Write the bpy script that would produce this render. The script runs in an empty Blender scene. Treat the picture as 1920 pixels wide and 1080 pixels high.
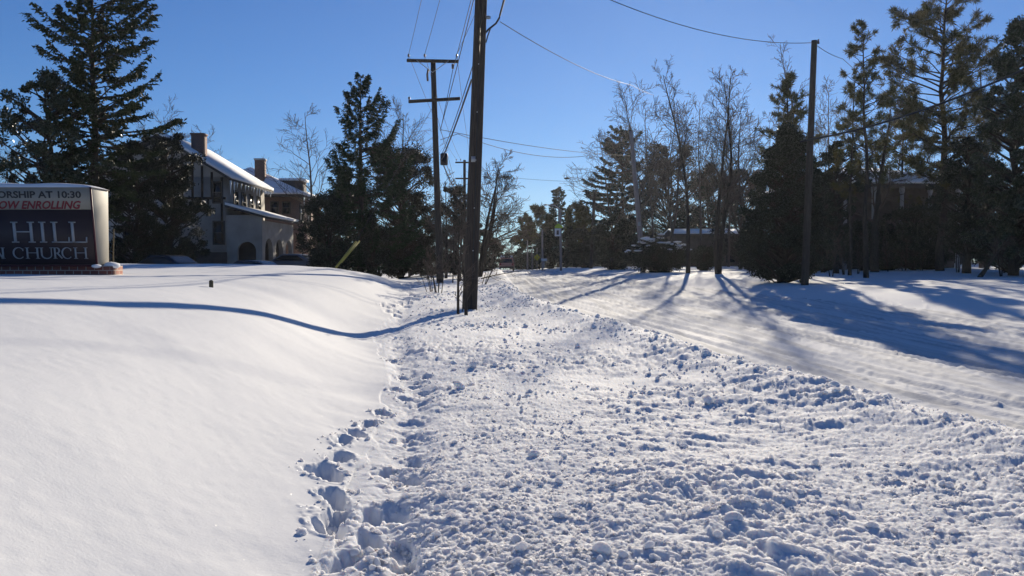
import bpy, math, random
import numpy as np
from mathutils import Vector, Matrix, noise as mnoise

scene = bpy.context.scene
COL = scene.collection
R = math.radians

# ------------------------------------------------------------------ camera
FPX = 1663.0
CAMZ = 1.4
PITCH = math.atan(50 / FPX)
cam_data = bpy.data.cameras.new("camera")
cam_data.sensor_width = 36.0
cam_data.lens = 36.0 * FPX / 1920.0
cam_data.clip_start = 0.05
cam_data.clip_end = 6000
cam = bpy.data.objects.new("camera", cam_data)
cam.location = (0, 0, CAMZ)
cam.rotation_euler = (math.pi / 2 - PITCH, 0, 0)
COL.objects.link(cam)
scene.camera = cam

_cp, _sp = math.cos(PITCH), math.sin(PITCH)


def ray(px, py):
    xc = (px - 960) / FPX
    yc = -(py - 540) / FPX
    return np.array([xc, _cp + _sp * yc, -_sp + _cp * yc])


def P(px, py, Y):
    """point of the world that stands at depth Y behind a pixel of the photograph"""
    d = ray(px, py)
    return np.array([0, 0, CAMZ]) + d * (Y / d[1])


# ------------------------------------------------------------------ light
SUN_DIR = ray(1312, -12)
SUN_DIR = SUN_DIR / np.linalg.norm(SUN_DIR)
SUN_EL = math.asin(SUN_DIR[2])
SUN_AZ = math.atan2(SUN_DIR[0], SUN_DIR[1])
world = bpy.data.worlds.new("World")
scene.world = world
world.use_nodes = True
wn = world.node_tree
wn.nodes.clear()
wo = wn.nodes.new("ShaderNodeOutputWorld")
bg = wn.nodes.new("ShaderNodeBackground")
sky = wn.nodes.new("ShaderNodeTexSky")
sky.sky_type = 'NISHITA'
sky.sun_disc = False
sky.sun_elevation = SUN_EL
sky.sun_rotation = SUN_AZ
sky.altitude = 400
sky.air_density = 1.0
sky.dust_density = 0.06
sky.ozone_density = 3.0
bg.inputs[1].default_value = 0.04
tint = wn.nodes.new("ShaderNodeMix")
tint.data_type = 'RGBA'
tint.blend_type = 'MULTIPLY'
tint.inputs[0].default_value = 1.0
tint.inputs[7].default_value = (0.585, 0.93, 1.46, 1)      # the camera's cold white balance
wn.links.new(sky.outputs[0], tint.inputs[6])
wn.links.new(tint.outputs[2], bg.inputs[0])
wn.links.new(bg.outputs[0], wo.inputs[0])

sun_data = bpy.data.lights.new("sun", 'SUN')
sun_data.energy = 4.0
sun_data.angle = R(0.5)
sun_data.color = (1.0, 0.89, 0.71)
sun = bpy.data.objects.new("sun", sun_data)
sun.rotation_euler = Vector(SUN_DIR).to_track_quat('Z', 'Y').to_euler()
sun.location = (0, 0, 60)
COL.objects.link(sun)

scene.view_settings.view_transform = 'Standard'
scene.view_settings.look = 'None'
scene.view_settings.exposure = 0.63
scene.view_settings.gamma = 1.0
scene.render.engine = 'CYCLES'
scene.cycles.max_bounces = 6
scene.cycles.diffuse_bounces = 3
scene.cycles.glossy_bounces = 2
scene.cycles.transmission_bounces = 3
scene.cycles.sample_clamp_indirect = 4
scene.cycles.use_denoising = True


# ------------------------------------------------------------------ mesh collector
class MB:
    def __init__(self):
        self.V = []
        self.F = []
        self.n = 0

    def add(self, verts, faces):
        verts = np.asarray(verts, dtype=np.float64).reshape(-1, 3)
        faces = np.asarray(faces, dtype=np.int64)
        if len(verts) == 0 or len(faces) == 0:
            return self
        self.V.append(verts)
        self.F.append(faces + self.n)
        self.n += len(verts)
        return self

    def quads(self, q):
        q = np.asarray(q).reshape(-1, 4, 3)
        return self.add(q.reshape(-1, 3), np.arange(len(q) * 4).reshape(-1, 4))

    def poly(self, pts):
        return self.add(pts, [list(range(len(pts)))])

    def box(self, c, s, rz=0.0, M=None):
        x, y, z = np.array(s) / 2.0
        v = np.array([[-x, -y, -z], [x, -y, -z], [x, y, -z], [-x, y, -z],
                      [-x, -y, z], [x, -y, z], [x, y, z], [-x, y, z]])
        if rz:
            ca, sa = math.cos(rz), math.sin(rz)
            v = np.stack([v[:, 0] * ca - v[:, 1] * sa, v[:, 0] * sa + v[:, 1] * ca, v[:, 2]], 1)
        if M is not None:
            v = v @ np.asarray(M).T
        return self.add(v + np.array(c), [[0, 3, 2, 1], [4, 5, 6, 7], [0, 1, 5, 4], [1, 2, 6, 5], [2, 3, 7, 6], [3, 0, 4, 7]])

    def box2(self, a, b):
        a = np.array(a, float)
        b = np.array(b, float)
        return self.box((a + b) / 2, np.abs(b - a))

    def hexa(self, v8):
        return self.add(v8, [[0, 3, 2, 1], [4, 5, 6, 7], [0, 1, 5, 4], [1, 2, 6, 5], [2, 3, 7, 6], [3, 0, 4, 7]])

    def tube(self, pts, rad, n=8, caps=True):
        pts = np.asarray(pts, float)
        k = len(pts)
        rad = np.full(k, rad) if np.isscalar(rad) else np.asarray(rad, float)
        t = np.gradient(pts, axis=0)
        t /= np.linalg.norm(t, axis=1)[:, None] + 1e-12
        ref = np.array([0, 0, 1.0]) if abs(t[0][2]) < 0.9 else np.array([1.0, 0, 0])
        a = np.linspace(0, 2 * np.pi, n, endpoint=False)
        V = []
        for i in range(k):
            u = np.cross(t[i], ref)
            u /= np.linalg.norm(u) + 1e-12
            w = np.cross(t[i], u)
            ref = -np.cross(t[i], w) if False else ref
            V.append(pts[i] + rad[i] * (np.cos(a)[:, None] * u + np.sin(a)[:, None] * w))
        V = np.concatenate(V)
        F = []
        for i in range(k - 1):
            for j in range(n):
                j2 = (j + 1) % n
                F.append([i * n + j, (i + 1) * n + j, (i + 1) * n + j2, i * n + j2])
        self.add(V, F)
        if caps:
            base = self.n - k * n
            self.F.append(np.array([[base + j for j in range(n)]]))
            self.F.append(np.array([[base + (k - 1) * n + j for j in reversed(range(n))]]))
        return self

    def prisms(self, P0, P1, r0, r1, n=3):
        P0 = np.asarray(P0, float)
        P1 = np.asarray(P1, float)
        if len(P0) == 0:
            return self
        d = P1 - P0
        d /= np.linalg.norm(d, axis=1)[:, None] + 1e-12
        ref = np.where(np.abs(d[:, 2:3]) < 0.9, np.array([[0, 0, 1.0]]), np.array([[1.0, 0, 0]]))
        u = np.cross(d, ref)
        u /= np.linalg.norm(u, axis=1)[:, None] + 1e-12
        w = np.cross(d, u)
        a = np.linspace(0, 2 * np.pi, n, endpoint=False)
        ring = np.cos(a)[None, :, None] * u[:, None] + np.sin(a)[None, :, None] * w[:, None]
        A = P0[:, None] + ring * np.asarray(r0)[:, None, None]
        B = P1[:, None] + ring * np.asarray(r1)[:, None, None]
        V = np.concatenate([A, B], 1)
        m = len(P0)
        f = []
        for j in range(n):
            j2 = (j + 1) % n
            f.append([j, n + j, n + j2, j2])
        F = (np.arange(m) * 2 * n)[:, None, None] + np.array(f)[None]
        return self.add(V.reshape(-1, 3), F.reshape(-1, 4))

    def lathe(self, prof, n=16, c=(0, 0, 0)):
        prof = np.asarray(prof, float)
        a = np.linspace(0, 2 * np.pi, n, endpoint=False)
        V = np.stack([prof[:, 0:1] * np.cos(a), prof[:, 0:1] * np.sin(a), np.repeat(prof[:, 1:2], n, 1)], -1)
        F = []
        for i in range(len(prof) - 1):
            for j in range(n):
                j2 = (j + 1) % n
                F.append([i * n + j, i * n + j2, (i + 1) * n + j2, (i + 1) * n + j])
        return self.add(V.reshape(-1, 3) + np.array(c), F)

    def build(self, name, mat, parent=None, smooth=False, origin=None):
        V = np.concatenate(self.V) if self.V else np.zeros((0, 3))
        if origin is not None:
            V = V - np.asarray(origin)
        me = bpy.data.meshes.new(name)
        me.vertices.add(len(V))
        me.vertices.foreach_set("co", V.astype(np.float32).ravel())
        loops = np.concatenate([f.ravel() for f in self.F])
        tot = np.concatenate([np.full(len(f), f.shape[1]) for f in self.F])
        start = np.concatenate([[0], np.cumsum(tot)[:-1]])
        me.loops.add(len(loops))
        me.loops.foreach_set("vertex_index", loops.astype(np.int32))
        me.polygons.add(len(tot))
        me.polygons.foreach_set("loop_start", start.astype(np.int32))
        me.polygons.foreach_set("loop_total", tot.astype(np.int32))
        if smooth:
            me.polygons.foreach_set("use_smooth", np.ones(len(tot), dtype=bool))
        me.update(calc_edges=True)
        me.validate()
        if mat is not None:
            me.materials.append(mat)
        o = bpy.data.objects.new(name, me)
        COL.objects.link(o)
        if parent is not None:
            o.parent = parent
        if origin is not None:
            o.location = origin
        return o


def tag(o, label=None, cat=None, group=None, kind=None):
    if label:
        o["label"] = label
    if cat:
        o["category"] = cat
    if group:
        o["group"] = group
    if kind:
        o["kind"] = kind
    return o


def thing(name, label, cat, loc=(0, 0, 0), rz=0.0, group=None):
    o = bpy.data.objects.new(name, None)
    COL.objects.link(o)
    o.empty_display_size = 0.3
    o.location = loc
    o.rotation_euler = (0, 0, rz)
    return tag(o, label, cat, group)


# ------------------------------------------------------------------ materials
def mat(name, color, rough=0.7, var=0.25, scale=3.0, stretch=(1, 1, 1), bump=0.0, bscale=20.0, metal=0.0, spec=0.3, c2=None, trans=0.0):
    m = bpy.data.materials.new(name)
    m.use_nodes = True
    nt = m.node_tree
    b = nt.nodes["Principled BSDF"]
    b.inputs["Roughness"].default_value = rough
    b.inputs["Metallic"].default_value = metal
    b.inputs["Specular IOR Level"].default_value = spec
    tc = nt.nodes.new("ShaderNodeTexCoord")
    mp = nt.nodes.new("ShaderNodeMapping")
    mp.inputs["Scale"].default_value = stretch
    nt.links.new(tc.outputs["Object"], mp.inputs[0])
    nz = nt.nodes.new("ShaderNodeTexNoise")
    nz.inputs["Scale"].default_value = scale
    nz.inputs["Detail"].default_value = 5
    nt.links.new(mp.outputs[0], nz.inputs[0])
    cr = nt.nodes.new("ShaderNodeValToRGB")
    c = np.array(color)
    lo = c * (1 - var) if c2 is None else c
    hi = c * (1 + var) if c2 is None else np.array(c2)
    cr.color_ramp.elements[0].position = 0.3
    cr.color_ramp.elements[1].position = 0.7
    cr.color_ramp.elements[0].color = (*lo, 1)
    cr.color_ramp.elements[1].color = (*np.clip(hi, 0, 1), 1)
    nt.links.new(nz.outputs[0], cr.inputs[0])
    nt.links.new(cr.outputs[0], b.inputs["Base Color"])
    if bump:
        n2 = nt.nodes.new("ShaderNodeTexNoise")
        n2.inputs["Scale"].default_value = bscale
        n2.inputs["Detail"].default_value = 6
        nt.links.new(mp.outputs[0], n2.inputs[0])
        bp = nt.nodes.new("ShaderNodeBump")
        bp.inputs["Strength"].default_value = bump
        bp.inputs["Distance"].default_value = 0.03
        nt.links.new(n2.outputs[0], bp.inputs["Height"])
        nt.links.new(bp.outputs[0], b.inputs["Normal"])
    if trans > 0:
        tr = nt.nodes.new("ShaderNodeBsdfTranslucent")
        nt.links.new(cr.outputs[0], tr.inputs[0])
        mx = nt.nodes.new("ShaderNodeMixShader")
        mx.inputs[0].default_value = trans
        out = nt.nodes["Material Output"]
        nt.links.new(b.outputs[0], mx.inputs[1])
        nt.links.new(tr.outputs[0], mx.inputs[2])
        nt.links.new(mx.outputs[0], out.inputs[0])
    return m


def brick_mat(name, c1, c2, mortar, scale):
    m = mat(name, c1, 0.85, 0.3, 6)
    nt = m.node_tree
    b = nt.nodes["Principled BSDF"]
    tc = nt.nodes["Texture Coordinate"]
    sx = nt.nodes.new("ShaderNodeSeparateXYZ")
    nt.links.new(tc.outputs["Object"], sx.inputs[0])
    ad = nt.nodes.new("ShaderNodeMath")
    nt.links.new(sx.outputs[0], ad.inputs[0])
    nt.links.new(sx.outputs[1], ad.inputs[1])
    cb = nt.nodes.new("ShaderNodeCombineXYZ")
    nt.links.new(ad.outputs[0], cb.inputs[0])
    nt.links.new(sx.outputs[2], cb.inputs[1])
    br = nt.nodes.new("ShaderNodeTexBrick")
    br.inputs["Scale"].default_value = scale
    br.inputs["Color1"].default_value = (*c1, 1)
    br.inputs["Color2"].default_value = (*c2, 1)
    br.inputs["Mortar"].default_value = (*mortar, 1)
    br.inputs["Mortar Size"].default_value = 0.025
    nt.links.new(cb.outputs[0], br.inputs[0])
    nt.links.new(br.outputs[0], b.inputs["Base Color"])
    return m


def snow_mat(name, color, bump=0.25, bscale=60.0, dist=0.012, sparkle=True, sss=0.0):
    m = bpy.data.materials.new(name)
    m.use_nodes = True
    nt = m.node_tree
    b = nt.nodes["Principled BSDF"]
    b.inputs["Base Color"].default_value = (*color, 1)
    b.inputs["Roughness"].default_value = 0.85
    b.inputs["Specular IOR Level"].default_value = 0.1
    if sss:
        b.inputs["Subsurface Weight"].default_value = sss
        b.inputs["Subsurface Radius"].default_value = (1.0, 0.9, 0.8)
        b.inputs["Subsurface Scale"].default_value = 0.05
    tc = nt.nodes.new("ShaderNodeTexCoord")
    nz = nt.nodes.new("ShaderNodeTexNoise")
    nz.inputs["Scale"].default_value = bscale
    nz.inputs["Detail"].default_value = 6
    nz.inputs["Roughness"].default_value = 0.65
    nt.links.new(tc.outputs["Object"], nz.inputs[0])
    bp = nt.nodes.new("ShaderNodeBump")
    bp.inputs["Strength"].default_value = bump
    bp.inputs["Distance"].default_value = dist
    nt.links.new(nz.outputs[0], bp.inputs["Height"])
    nt.links.new(bp.outputs[0], b.inputs["Normal"])
    if sparkle:      # loose ice crystals: a few facets, each with its own tilt, that catch the sun
        vo = nt.nodes.new("ShaderNodeTexVoronoi")
        vo.inputs["Scale"].default_value = 130
        nt.links.new(tc.outputs["Object"], vo.inputs[0])
        sp = nt.nodes.new("ShaderNodeSeparateColor")
        nt.links.new(vo.outputs["Color"], sp.inputs[0])
        gt = nt.nodes.new("ShaderNodeMath")
        gt.operation = 'GREATER_THAN'
        gt.inputs[1].default_value = 0.985
        nt.links.new(sp.outputs[2], gt.inputs[0])
        vm = nt.nodes.new("ShaderNodeVectorMath")
        vm.operation = 'MULTIPLY_ADD'
        vm.inputs[1].default_value = (1.6, 1.6, 0)
        vm.inputs[2].default_value = (-0.8, -0.8, 1.0)
        nt.links.new(vo.outputs["Color"], vm.inputs[0])
        nn = nt.nodes.new("ShaderNodeVectorMath")
        nn.operation = 'NORMALIZE'
        nt.links.new(vm.outputs[0], nn.inputs[0])
        gl_ = nt.nodes.new("ShaderNodeBsdfGlossy")
        gl_.inputs["Roughness"].default_value = 0.25
        nt.links.new(nn.outputs[0], gl_.inputs["Normal"])
        ml = nt.nodes.new("ShaderNodeMix")
        ml.data_type = 'RGBA'
        ml.inputs[6].default_value = (0, 0, 0, 1)
        ml.inputs[7].default_value = (0.12, 0.12, 0.12, 1)
        nt.links.new(gt.outputs[0], ml.inputs[0])
        nt.links.new(ml.outputs[2], gl_.inputs["Color"])
        mx = nt.nodes.new("ShaderNodeAddShader")
        nt.links.new(b.outputs[0], mx.inputs[0])
        nt.links.new(gl_.outputs[0], mx.inputs[1])
        nt.links.new(mx.outputs[0], nt.nodes["Material Output"].inputs[0])
    return m


def road_mat():
    m = snow_mat("snow_packed", (0.74, 0.73, 0.71), 0.4, 22, 0.014, False)
    nt = m.node_tree
    b = nt.nodes["Principled BSDF"]
    tc = nt.nodes["Texture Coordinate"]
    mp = nt.nodes.new("ShaderNodeMapping")
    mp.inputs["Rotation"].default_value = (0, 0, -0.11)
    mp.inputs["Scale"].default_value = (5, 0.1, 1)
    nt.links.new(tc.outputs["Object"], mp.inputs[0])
    nz = nt.nodes.new("ShaderNodeTexNoise")
    nz.inputs["Scale"].default_value = 1.0
    nz.inputs["Detail"].default_value = 5
    nt.links.new(mp.outputs[0], nz.inputs[0])
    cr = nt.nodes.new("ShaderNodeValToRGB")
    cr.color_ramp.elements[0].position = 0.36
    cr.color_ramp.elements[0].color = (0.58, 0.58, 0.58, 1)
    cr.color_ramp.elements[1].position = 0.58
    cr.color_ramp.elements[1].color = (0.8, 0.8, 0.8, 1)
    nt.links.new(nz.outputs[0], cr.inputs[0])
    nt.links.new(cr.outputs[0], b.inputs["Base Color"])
    return m


M = {}
M['snow'] = snow_mat("snow_fresh", (0.86, 0.86, 0.86), 0.22, 45, 0.01)
M['snow_rough'] = snow_mat("snow_plowed", (0.86, 0.86, 0.86), 0.45, 42, 0.016, False, 0.85)
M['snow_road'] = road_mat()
M['snow_cap'] = snow_mat("snow_cap", (0.86, 0.86, 0.86), 0.3, 9, 0.03, False)
M['pole'] = mat("pole_wood", (0.055, 0.043, 0.034), 0.85, 0.45, 9, (6, 6, 0.25), 0.6, 14)
M['pole_grey'] = mat("pole_weathered", (0.3, 0.255, 0.235), 0.85, 0.3, 9, (6, 6, 0.25), 0.5, 14)
M['bark'] = mat("bark", (0.055, 0.043, 0.034), 0.9, 0.4, 8, (3, 3, 0.5), 0.7, 18)
M['bark_grey'] = mat("bark_grey", (0.1, 0.08, 0.068), 0.9, 0.35, 8, (3, 3, 0.5), 0.7, 18)
M['twig'] = mat("twig", (0.1, 0.075, 0.06), 0.9, 0.3, 2)
M['spruce'] = mat("spruce_needles", (0.018, 0.03, 0.014), 0.7, 0, 1.2, c2=(0.04, 0.062, 0.026), spec=0.2)
M['bluespruce'] = mat("blue_needles", (0.022, 0.036, 0.03), 0.7, 0, 1.2, c2=(0.045, 0.07, 0.055), spec=0.2)
M['hemlock'] = mat("hemlock_needles", (0.02, 0.03, 0.012), 0.7, 0, 1.0, c2=(0.06, 0.075, 0.03), spec=0.2)
M['pine'] = mat("pine_needles", (0.045, 0.06, 0.02), 0.6, 0, 0.7, c2=(0.12, 0.095, 0.035), spec=0.25, trans=0.3)
M['magnolia'] = mat("glossy_leaves", (0.02, 0.03, 0.012), 0.35, 0, 1.5, c2=(0.05, 0.062, 0.024), spec=0.5)
M['darkleaf'] = mat("dark_leaves", (0.018, 0.022, 0.013), 0.55, 0, 1.2, c2=(0.042, 0.045, 0.026), spec=0.25)
M['ivyleaf'] = mat("ivy_leaves", (0.03, 0.026, 0.018), 0.6, 0, 1.0, c2=(0.055, 0.05, 0.032), spec=0.25)
M['farleaf'] = mat("far_foliage", (0.028, 0.032, 0.022), 0.7, 0, 0.3, c2=(0.06, 0.058, 0.042), spec=0.15)
M['wire'] = mat("cable_black", (0.03, 0.03, 0.035), 0.6, 0.1, 3)
M['insulator'] = mat("porcelain", (0.12, 0.09, 0.08), 0.3, 0.1, 3, spec=0.5)
M['steel'] = mat("galvanised_steel", (0.4, 0.41, 0.42), 0.45, 0.15, 5, metal=0.7)
M['stucco'] = mat("stucco", (0.31, 0.29, 0.26), 0.9, 0.22, 0.8, bump=0.3, bscale=30)
M['timber'] = mat("dark_timber", (0.035, 0.026, 0.02), 0.8, 0.3, 4)
M['glass'] = mat("window_glass", (0.02, 0.023, 0.028), 0.12, 0.2, 1.5, spec=0.5)
M['sash'] = mat("window_frame", (0.07, 0.062, 0.055), 0.6, 0.1, 3)
M['shingle'] = mat("roof_shingle", (0.07, 0.065, 0.065), 0.9, 0.3, 8, bump=0.4)
M['brick'] = brick_mat("brick_red", (0.2, 0.075, 0.05), (0.13, 0.05, 0.04), (0.25, 0.22, 0.2), 4.0)
M['brick_tan'] = brick_mat("brick_tan", (0.24, 0.12, 0.08), (0.17, 0.09, 0.06), (0.3, 0.26, 0.23), 4.0)
M['brick_sign'] = brick_mat("brick_sign", (0.3, 0.1, 0.065), (0.2, 0.07, 0.05), (0.42, 0.33, 0.27), 2.6)
M['cap_stone'] = mat("chimney_cap", (0.4, 0.4, 0.4), 0.9, 0.2, 5)
M['sign_beige'] = mat("sign_cabinet", (0.36, 0.325, 0.26), 0.6, 0.06, 2)
M['sign_panel'] = mat("sign_pale_panel", (0.3, 0.285, 0.24), 0.5, 0.05, 1)
M['sign_dark'] = mat("sign_dark_panel", (0.05, 0.034, 0.034), 0.45, 0.12, 1)
M['sign_edge'] = mat("sign_maroon_edge", (0.09, 0.025, 0.03), 0.5, 0.1, 2)
M['letter_black'] = mat("letter_black", (0.03, 0.03, 0.03), 0.5, 0.1, 2)
M['letter_red'] = mat("letter_red", (0.22, 0.025, 0.03), 0.5, 0.1, 2)
M['letter_white'] = mat("letter_white", (0.4, 0.4, 0.39), 0.5, 0.06, 2)
M['ice'] = mat("ice", (0.7, 0.74, 0.78), 0.15, 0.05, 3, spec=0.5)
M['yellow'] = mat("yellow_guard", (0.32, 0.29, 0.06), 0.5, 0.1, 4)
M['yellow_sign'] = mat("yellow_sign", (0.62, 0.5, 0.05), 0.5, 0.05, 3)
M['lime'] = mat("lime_sign", (0.42, 0.55, 0.04), 0.5, 0.05, 3)
M['white_sign'] = mat("white_sign", (0.75, 0.75, 0.74), 0.5, 0.05, 3)
M['grey_ink'] = mat("sign_ink", (0.06, 0.06, 0.06), 0.6, 0.1, 3)
M['car_red'] = mat("car_maroon", (0.5, 0.2, 0.15), 0.3, 0.1, 2, spec=0.5)
M['car_dark'] = mat("car_dark", (0.03, 0.035, 0.05), 0.25, 0.1, 2, spec=0.5)
M['car_grey'] = mat("car_grey", (0.1, 0.11, 0.13), 0.3, 0.1, 2, spec=0.5)
M['tyre'] = mat("tyre", (0.02, 0.02, 0.02), 0.85, 0.2, 6)
M['lens_red'] = mat("tail_lens", (0.3, 0.02, 0.02), 0.2, 0.1, 3, spec=0.5)
M['black_metal'] = mat("black_metal", (0.02, 0.02, 0.022), 0.5, 0.1, 4)
M['wood_stub'] = mat("stub_wood", (0.12, 0.1, 0.06), 0.85, 0.3, 12)
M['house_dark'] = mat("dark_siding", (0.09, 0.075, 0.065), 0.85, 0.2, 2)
M['column'] = mat("column_paint", (0.3, 0.3, 0.31), 0.6, 0.1, 3)


# ------------------------------------------------------------------ noise (numpy)
def _hash(ix, iy, seed):
    h = (ix.astype(np.int64) * 374761393 + iy.astype(np.int64) * 668265263 + seed * 974634777) & 0x7fffffff
    h = ((h ^ (h >> 13)) * 1274126177) & 0x7fffffff
    h = ((h ^ (h >> 16)) * 668265263) & 0x7fffffff
    return ((h ^ (h >> 15)) & 0xffffff) / float(0xffffff)


def vnoise(x, y, seed=0):
    ix, iy = np.floor(x), np.floor(y)
    fx, fy = x - ix, y - iy
    fx = fx * fx * fx * (fx * (fx * 6 - 15) + 10)
    fy = fy * fy * fy * (fy * (fy * 6 - 15) + 10)
    a = _hash(ix, iy, seed)
    b = _hash(ix + 1, iy, seed)
    c = _hash(ix, iy + 1, seed)
    d = _hash(ix + 1, iy + 1, seed)
    return (a + (b - a) * fx) * (1 - fy) + (c + (d - c) * fx) * fy - 0.5


def lumps(x, y, s, seed, keep=0.7):
    """half-spheres scattered on a jittered lattice of pitch s: height 0..1"""
    gx, gy = np.floor(x / s), np.floor(y / s)
    out = np.zeros_like(x)
    for dx in (-1, 0, 1):
        for dy in (-1, 0, 1):
            cx, cy = gx + dx, gy + dy
            jx = (cx + 0.5 + 0.8 * (_hash(cx, cy, seed) - 0.5)) * s
            jy = (cy + 0.5 + 0.8 * (_hash(cx, cy, seed + 1) - 0.5)) * s
            hv = _hash(cx, cy, seed + 2)
            rr = s * (0.25 + 0.38 * _hash(cx, cy, seed + 3))
            asp = 0.75 + 0.5 * _hash(cx, cy, seed + 4)
            d2 = ((x - jx) ** 2 * asp + (y - jy) ** 2 / asp) / rr ** 2
            hgt = np.clip(1 - d2, 0, 1) ** 0.75 * (0.4 + 0.6 * _hash(cx, cy, seed + 5)) * (rr / (0.63 * s))
            out = np.maximum(out, np.where(hv < keep, hgt, 0))
    return out


def sstep(t):
    t = np.clip(t, 0, 1)
    return t * t * (3 - 2 * t)


# ------------------------------------------------------------------ terrain profile
_YY = np.arange(-120, 3200, 0.5)


def curve(pts, blur):
    a = np.interp(_YY, [p[0] for p in pts], [p[1] for p in pts])
    n = int(blur / 0.5) | 1
    k = np.hanning(n + 2)
    k /= k.sum()
    ap = np.pad(a, (len(k) // 2, len(k) // 2), mode='edge')
    a = np.convolve(ap, k, 'valid')
    return lambda y: np.interp(y, _YY, a)


f_road = curve([(-120, -.25), (18, -.25), (60, .28), (130, .2), (200, -.6), (420, -4), (3200, -30)], 12)
f_berm = curve([(-120, 0), (24, 0), (42, .42), (80, .6), (130, .42), (200, -.3), (420, -4), (3200, -30)], 10)
f_left = curve([(-120, 6.0), (0, 5.5), (7.4, 4.3), (12.1, 3.3), (20, 2.6), (25.5, 1.65), (33.3, .4), (63, -.5), (87, -.95), (130, -1.8), (200, -3.4), (3200, -70)], 4)
f_right = curve([(-120, 22), (0, 18.5), (23.9, 13.6), (36.5, 9.9), (50.9, 7.6), (90, 5.4), (127, 3.8), (200, 2.2), (3200, -60)], 8)
f_foot = curve([(-120, -.6), (0, -.6), (4.2, -.85), (8, -1.15), (12, -1.6), (15, -2.2), (18, -2.85), (23, -3.05), (32, -3.5), (42, -4.6), (60, -6), (90, -7), (3200, -90)], 4)
f_lawn = curve([(-120, 1.1), (0, 1.15), (10, 1.2), (18, 1.12), (24, 1.13), (30, 1.2), (36, 1.31), (41, 1.2), (52, .1), (75, -.05), (200, -.5), (420, -4), (3200, -30)], 6)
f_verge = curve([(-120, .05), (20, .05), (40, .32), (60, .55), (90, .6), (130, .5), (200, -.3), (420, -4), (3200, -30)], 10)


_UU = np.arange(0, 16, 0.02)
_k = np.hanning(61)
_k /= _k.sum()
_SS = np.interp(_UU, [0, .35, .7, 1.07, 1.6, 2.0, 2.85, 3.6, 5, 8, 14], [0, .04, .13, .26, .48, .62, .78, .88, .95, 1, 1.01])
_SS = np.convolve(np.pad(_SS, 30, mode='edge'), _k, 'valid')


def H_smooth(x, y):
    x = np.asarray(x, float)
    y = np.asarray(y, float)
    xl, xr, xf = f_left(y), f_right(y), f_foot(y)
    xf = xf + (0.24 * vnoise(y * 1.15, y * 0 + 3.3, 21) + 0.1 * vnoise(y * 3.1, y * 0 + 7.7, 22)) * np.exp(-((xf - x) / 0.45) ** 2)
    zb, zr, zp, zv = f_berm(y), f_road(y), f_lawn(y), f_verge(y)
    # berm <-> road
    w = sstep((x - xl + 0.2) / 0.4)
    ridge = 0.09 * np.exp(-((x - xl + 0.6) / 0.42) ** 2)
    dip = -0.07 * np.exp(-((x - xl + 2.3) / 0.8) ** 2)
    z = (zb + ridge + dip) * (1 - w) + zr * w
    # right verge
    w2 = sstep((x - xr + 1.0) / 4.5)
    z = z * (1 - w2) + (zv + 0.012 * np.clip(x - xr, 0, 60)) * w2
    # lawn bank
    u = np.clip(xf - x, 0, None)
    S = np.interp(u, _UU, _SS)
    side = np.where(x < xf, 1.0, 0.0)
    z = np.where(x < xf, (zb - 0.08) + (zp - zb + 0.08) * S, z - 0.08 * np.exp(-(np.clip(x - xf, 0, 9) / 0.6) ** 2))
    return z


def ground_hit(px, py, y0=2.0, y1=160.0):
    d = ray(px, py)
    Y = np.geomspace(y0, y1, 6000)
    Zr = CAMZ + d[2] / d[1] * Y
    X = d[0] / d[1] * Y
    Zg = H_smooth(X, Y)
    k = np.argmax(Zr < Zg)
    return np.array([X[k], Y[k], Zg[k]])


def on_ground(px, Y):
    X = (px - 960) / FPX * Y
    return np.array([X, Y, float(H_smooth(X, Y))])


# ------------------------------------------------------------------ footprints
_rng = np.random.default_rng(11)
PRINTS = []
for (px, py) in [(748, 668), (744, 730), (778, 722), (760, 1045), (700, 960), (775, 862), (630, 960), (732, 675), (757, 705), (800, 707), (762, 745), (787, 755), (797, 733), (720, 775), (767, 815), (640, 822), (637, 857),
                 (600, 880), (618, 890), (627, 932), (613, 985), (647, 1050), (770, 893), (737, 955), (752, 1018), (695, 1008),
                 (727, 882), (762, 635), (752, 612), (745, 650), (690, 795), (668, 812)]:
    g = ground_hit(px, py)
    PRINTS.append((g[0], g[1], 0.06 + 0.02 * _rng.random(), 0.12 + 0.05 * _rng.random(), _rng.normal(0.15, 0.35), 0.07 + 0.04 * _rng.random()))
for k in range(26):                      # the trail going on past the near pole
    t = k / 25.0
    yy = 23.5 + 20 * t
    PRINTS.append((float(f_foot(yy)) - 0.15 + _rng.normal(0, .18), yy, 0.13, 0.2, 0.2, 0.16))
TRENCH = [ground_hit(px, py)[:2] for (px, py) in [(720, 1079), (742, 1010), (745, 955), (762, 900), (772, 830), (775, 780), (782, 730), (757, 690), (748, 640), (752, 600), (760, 560)]]


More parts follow.
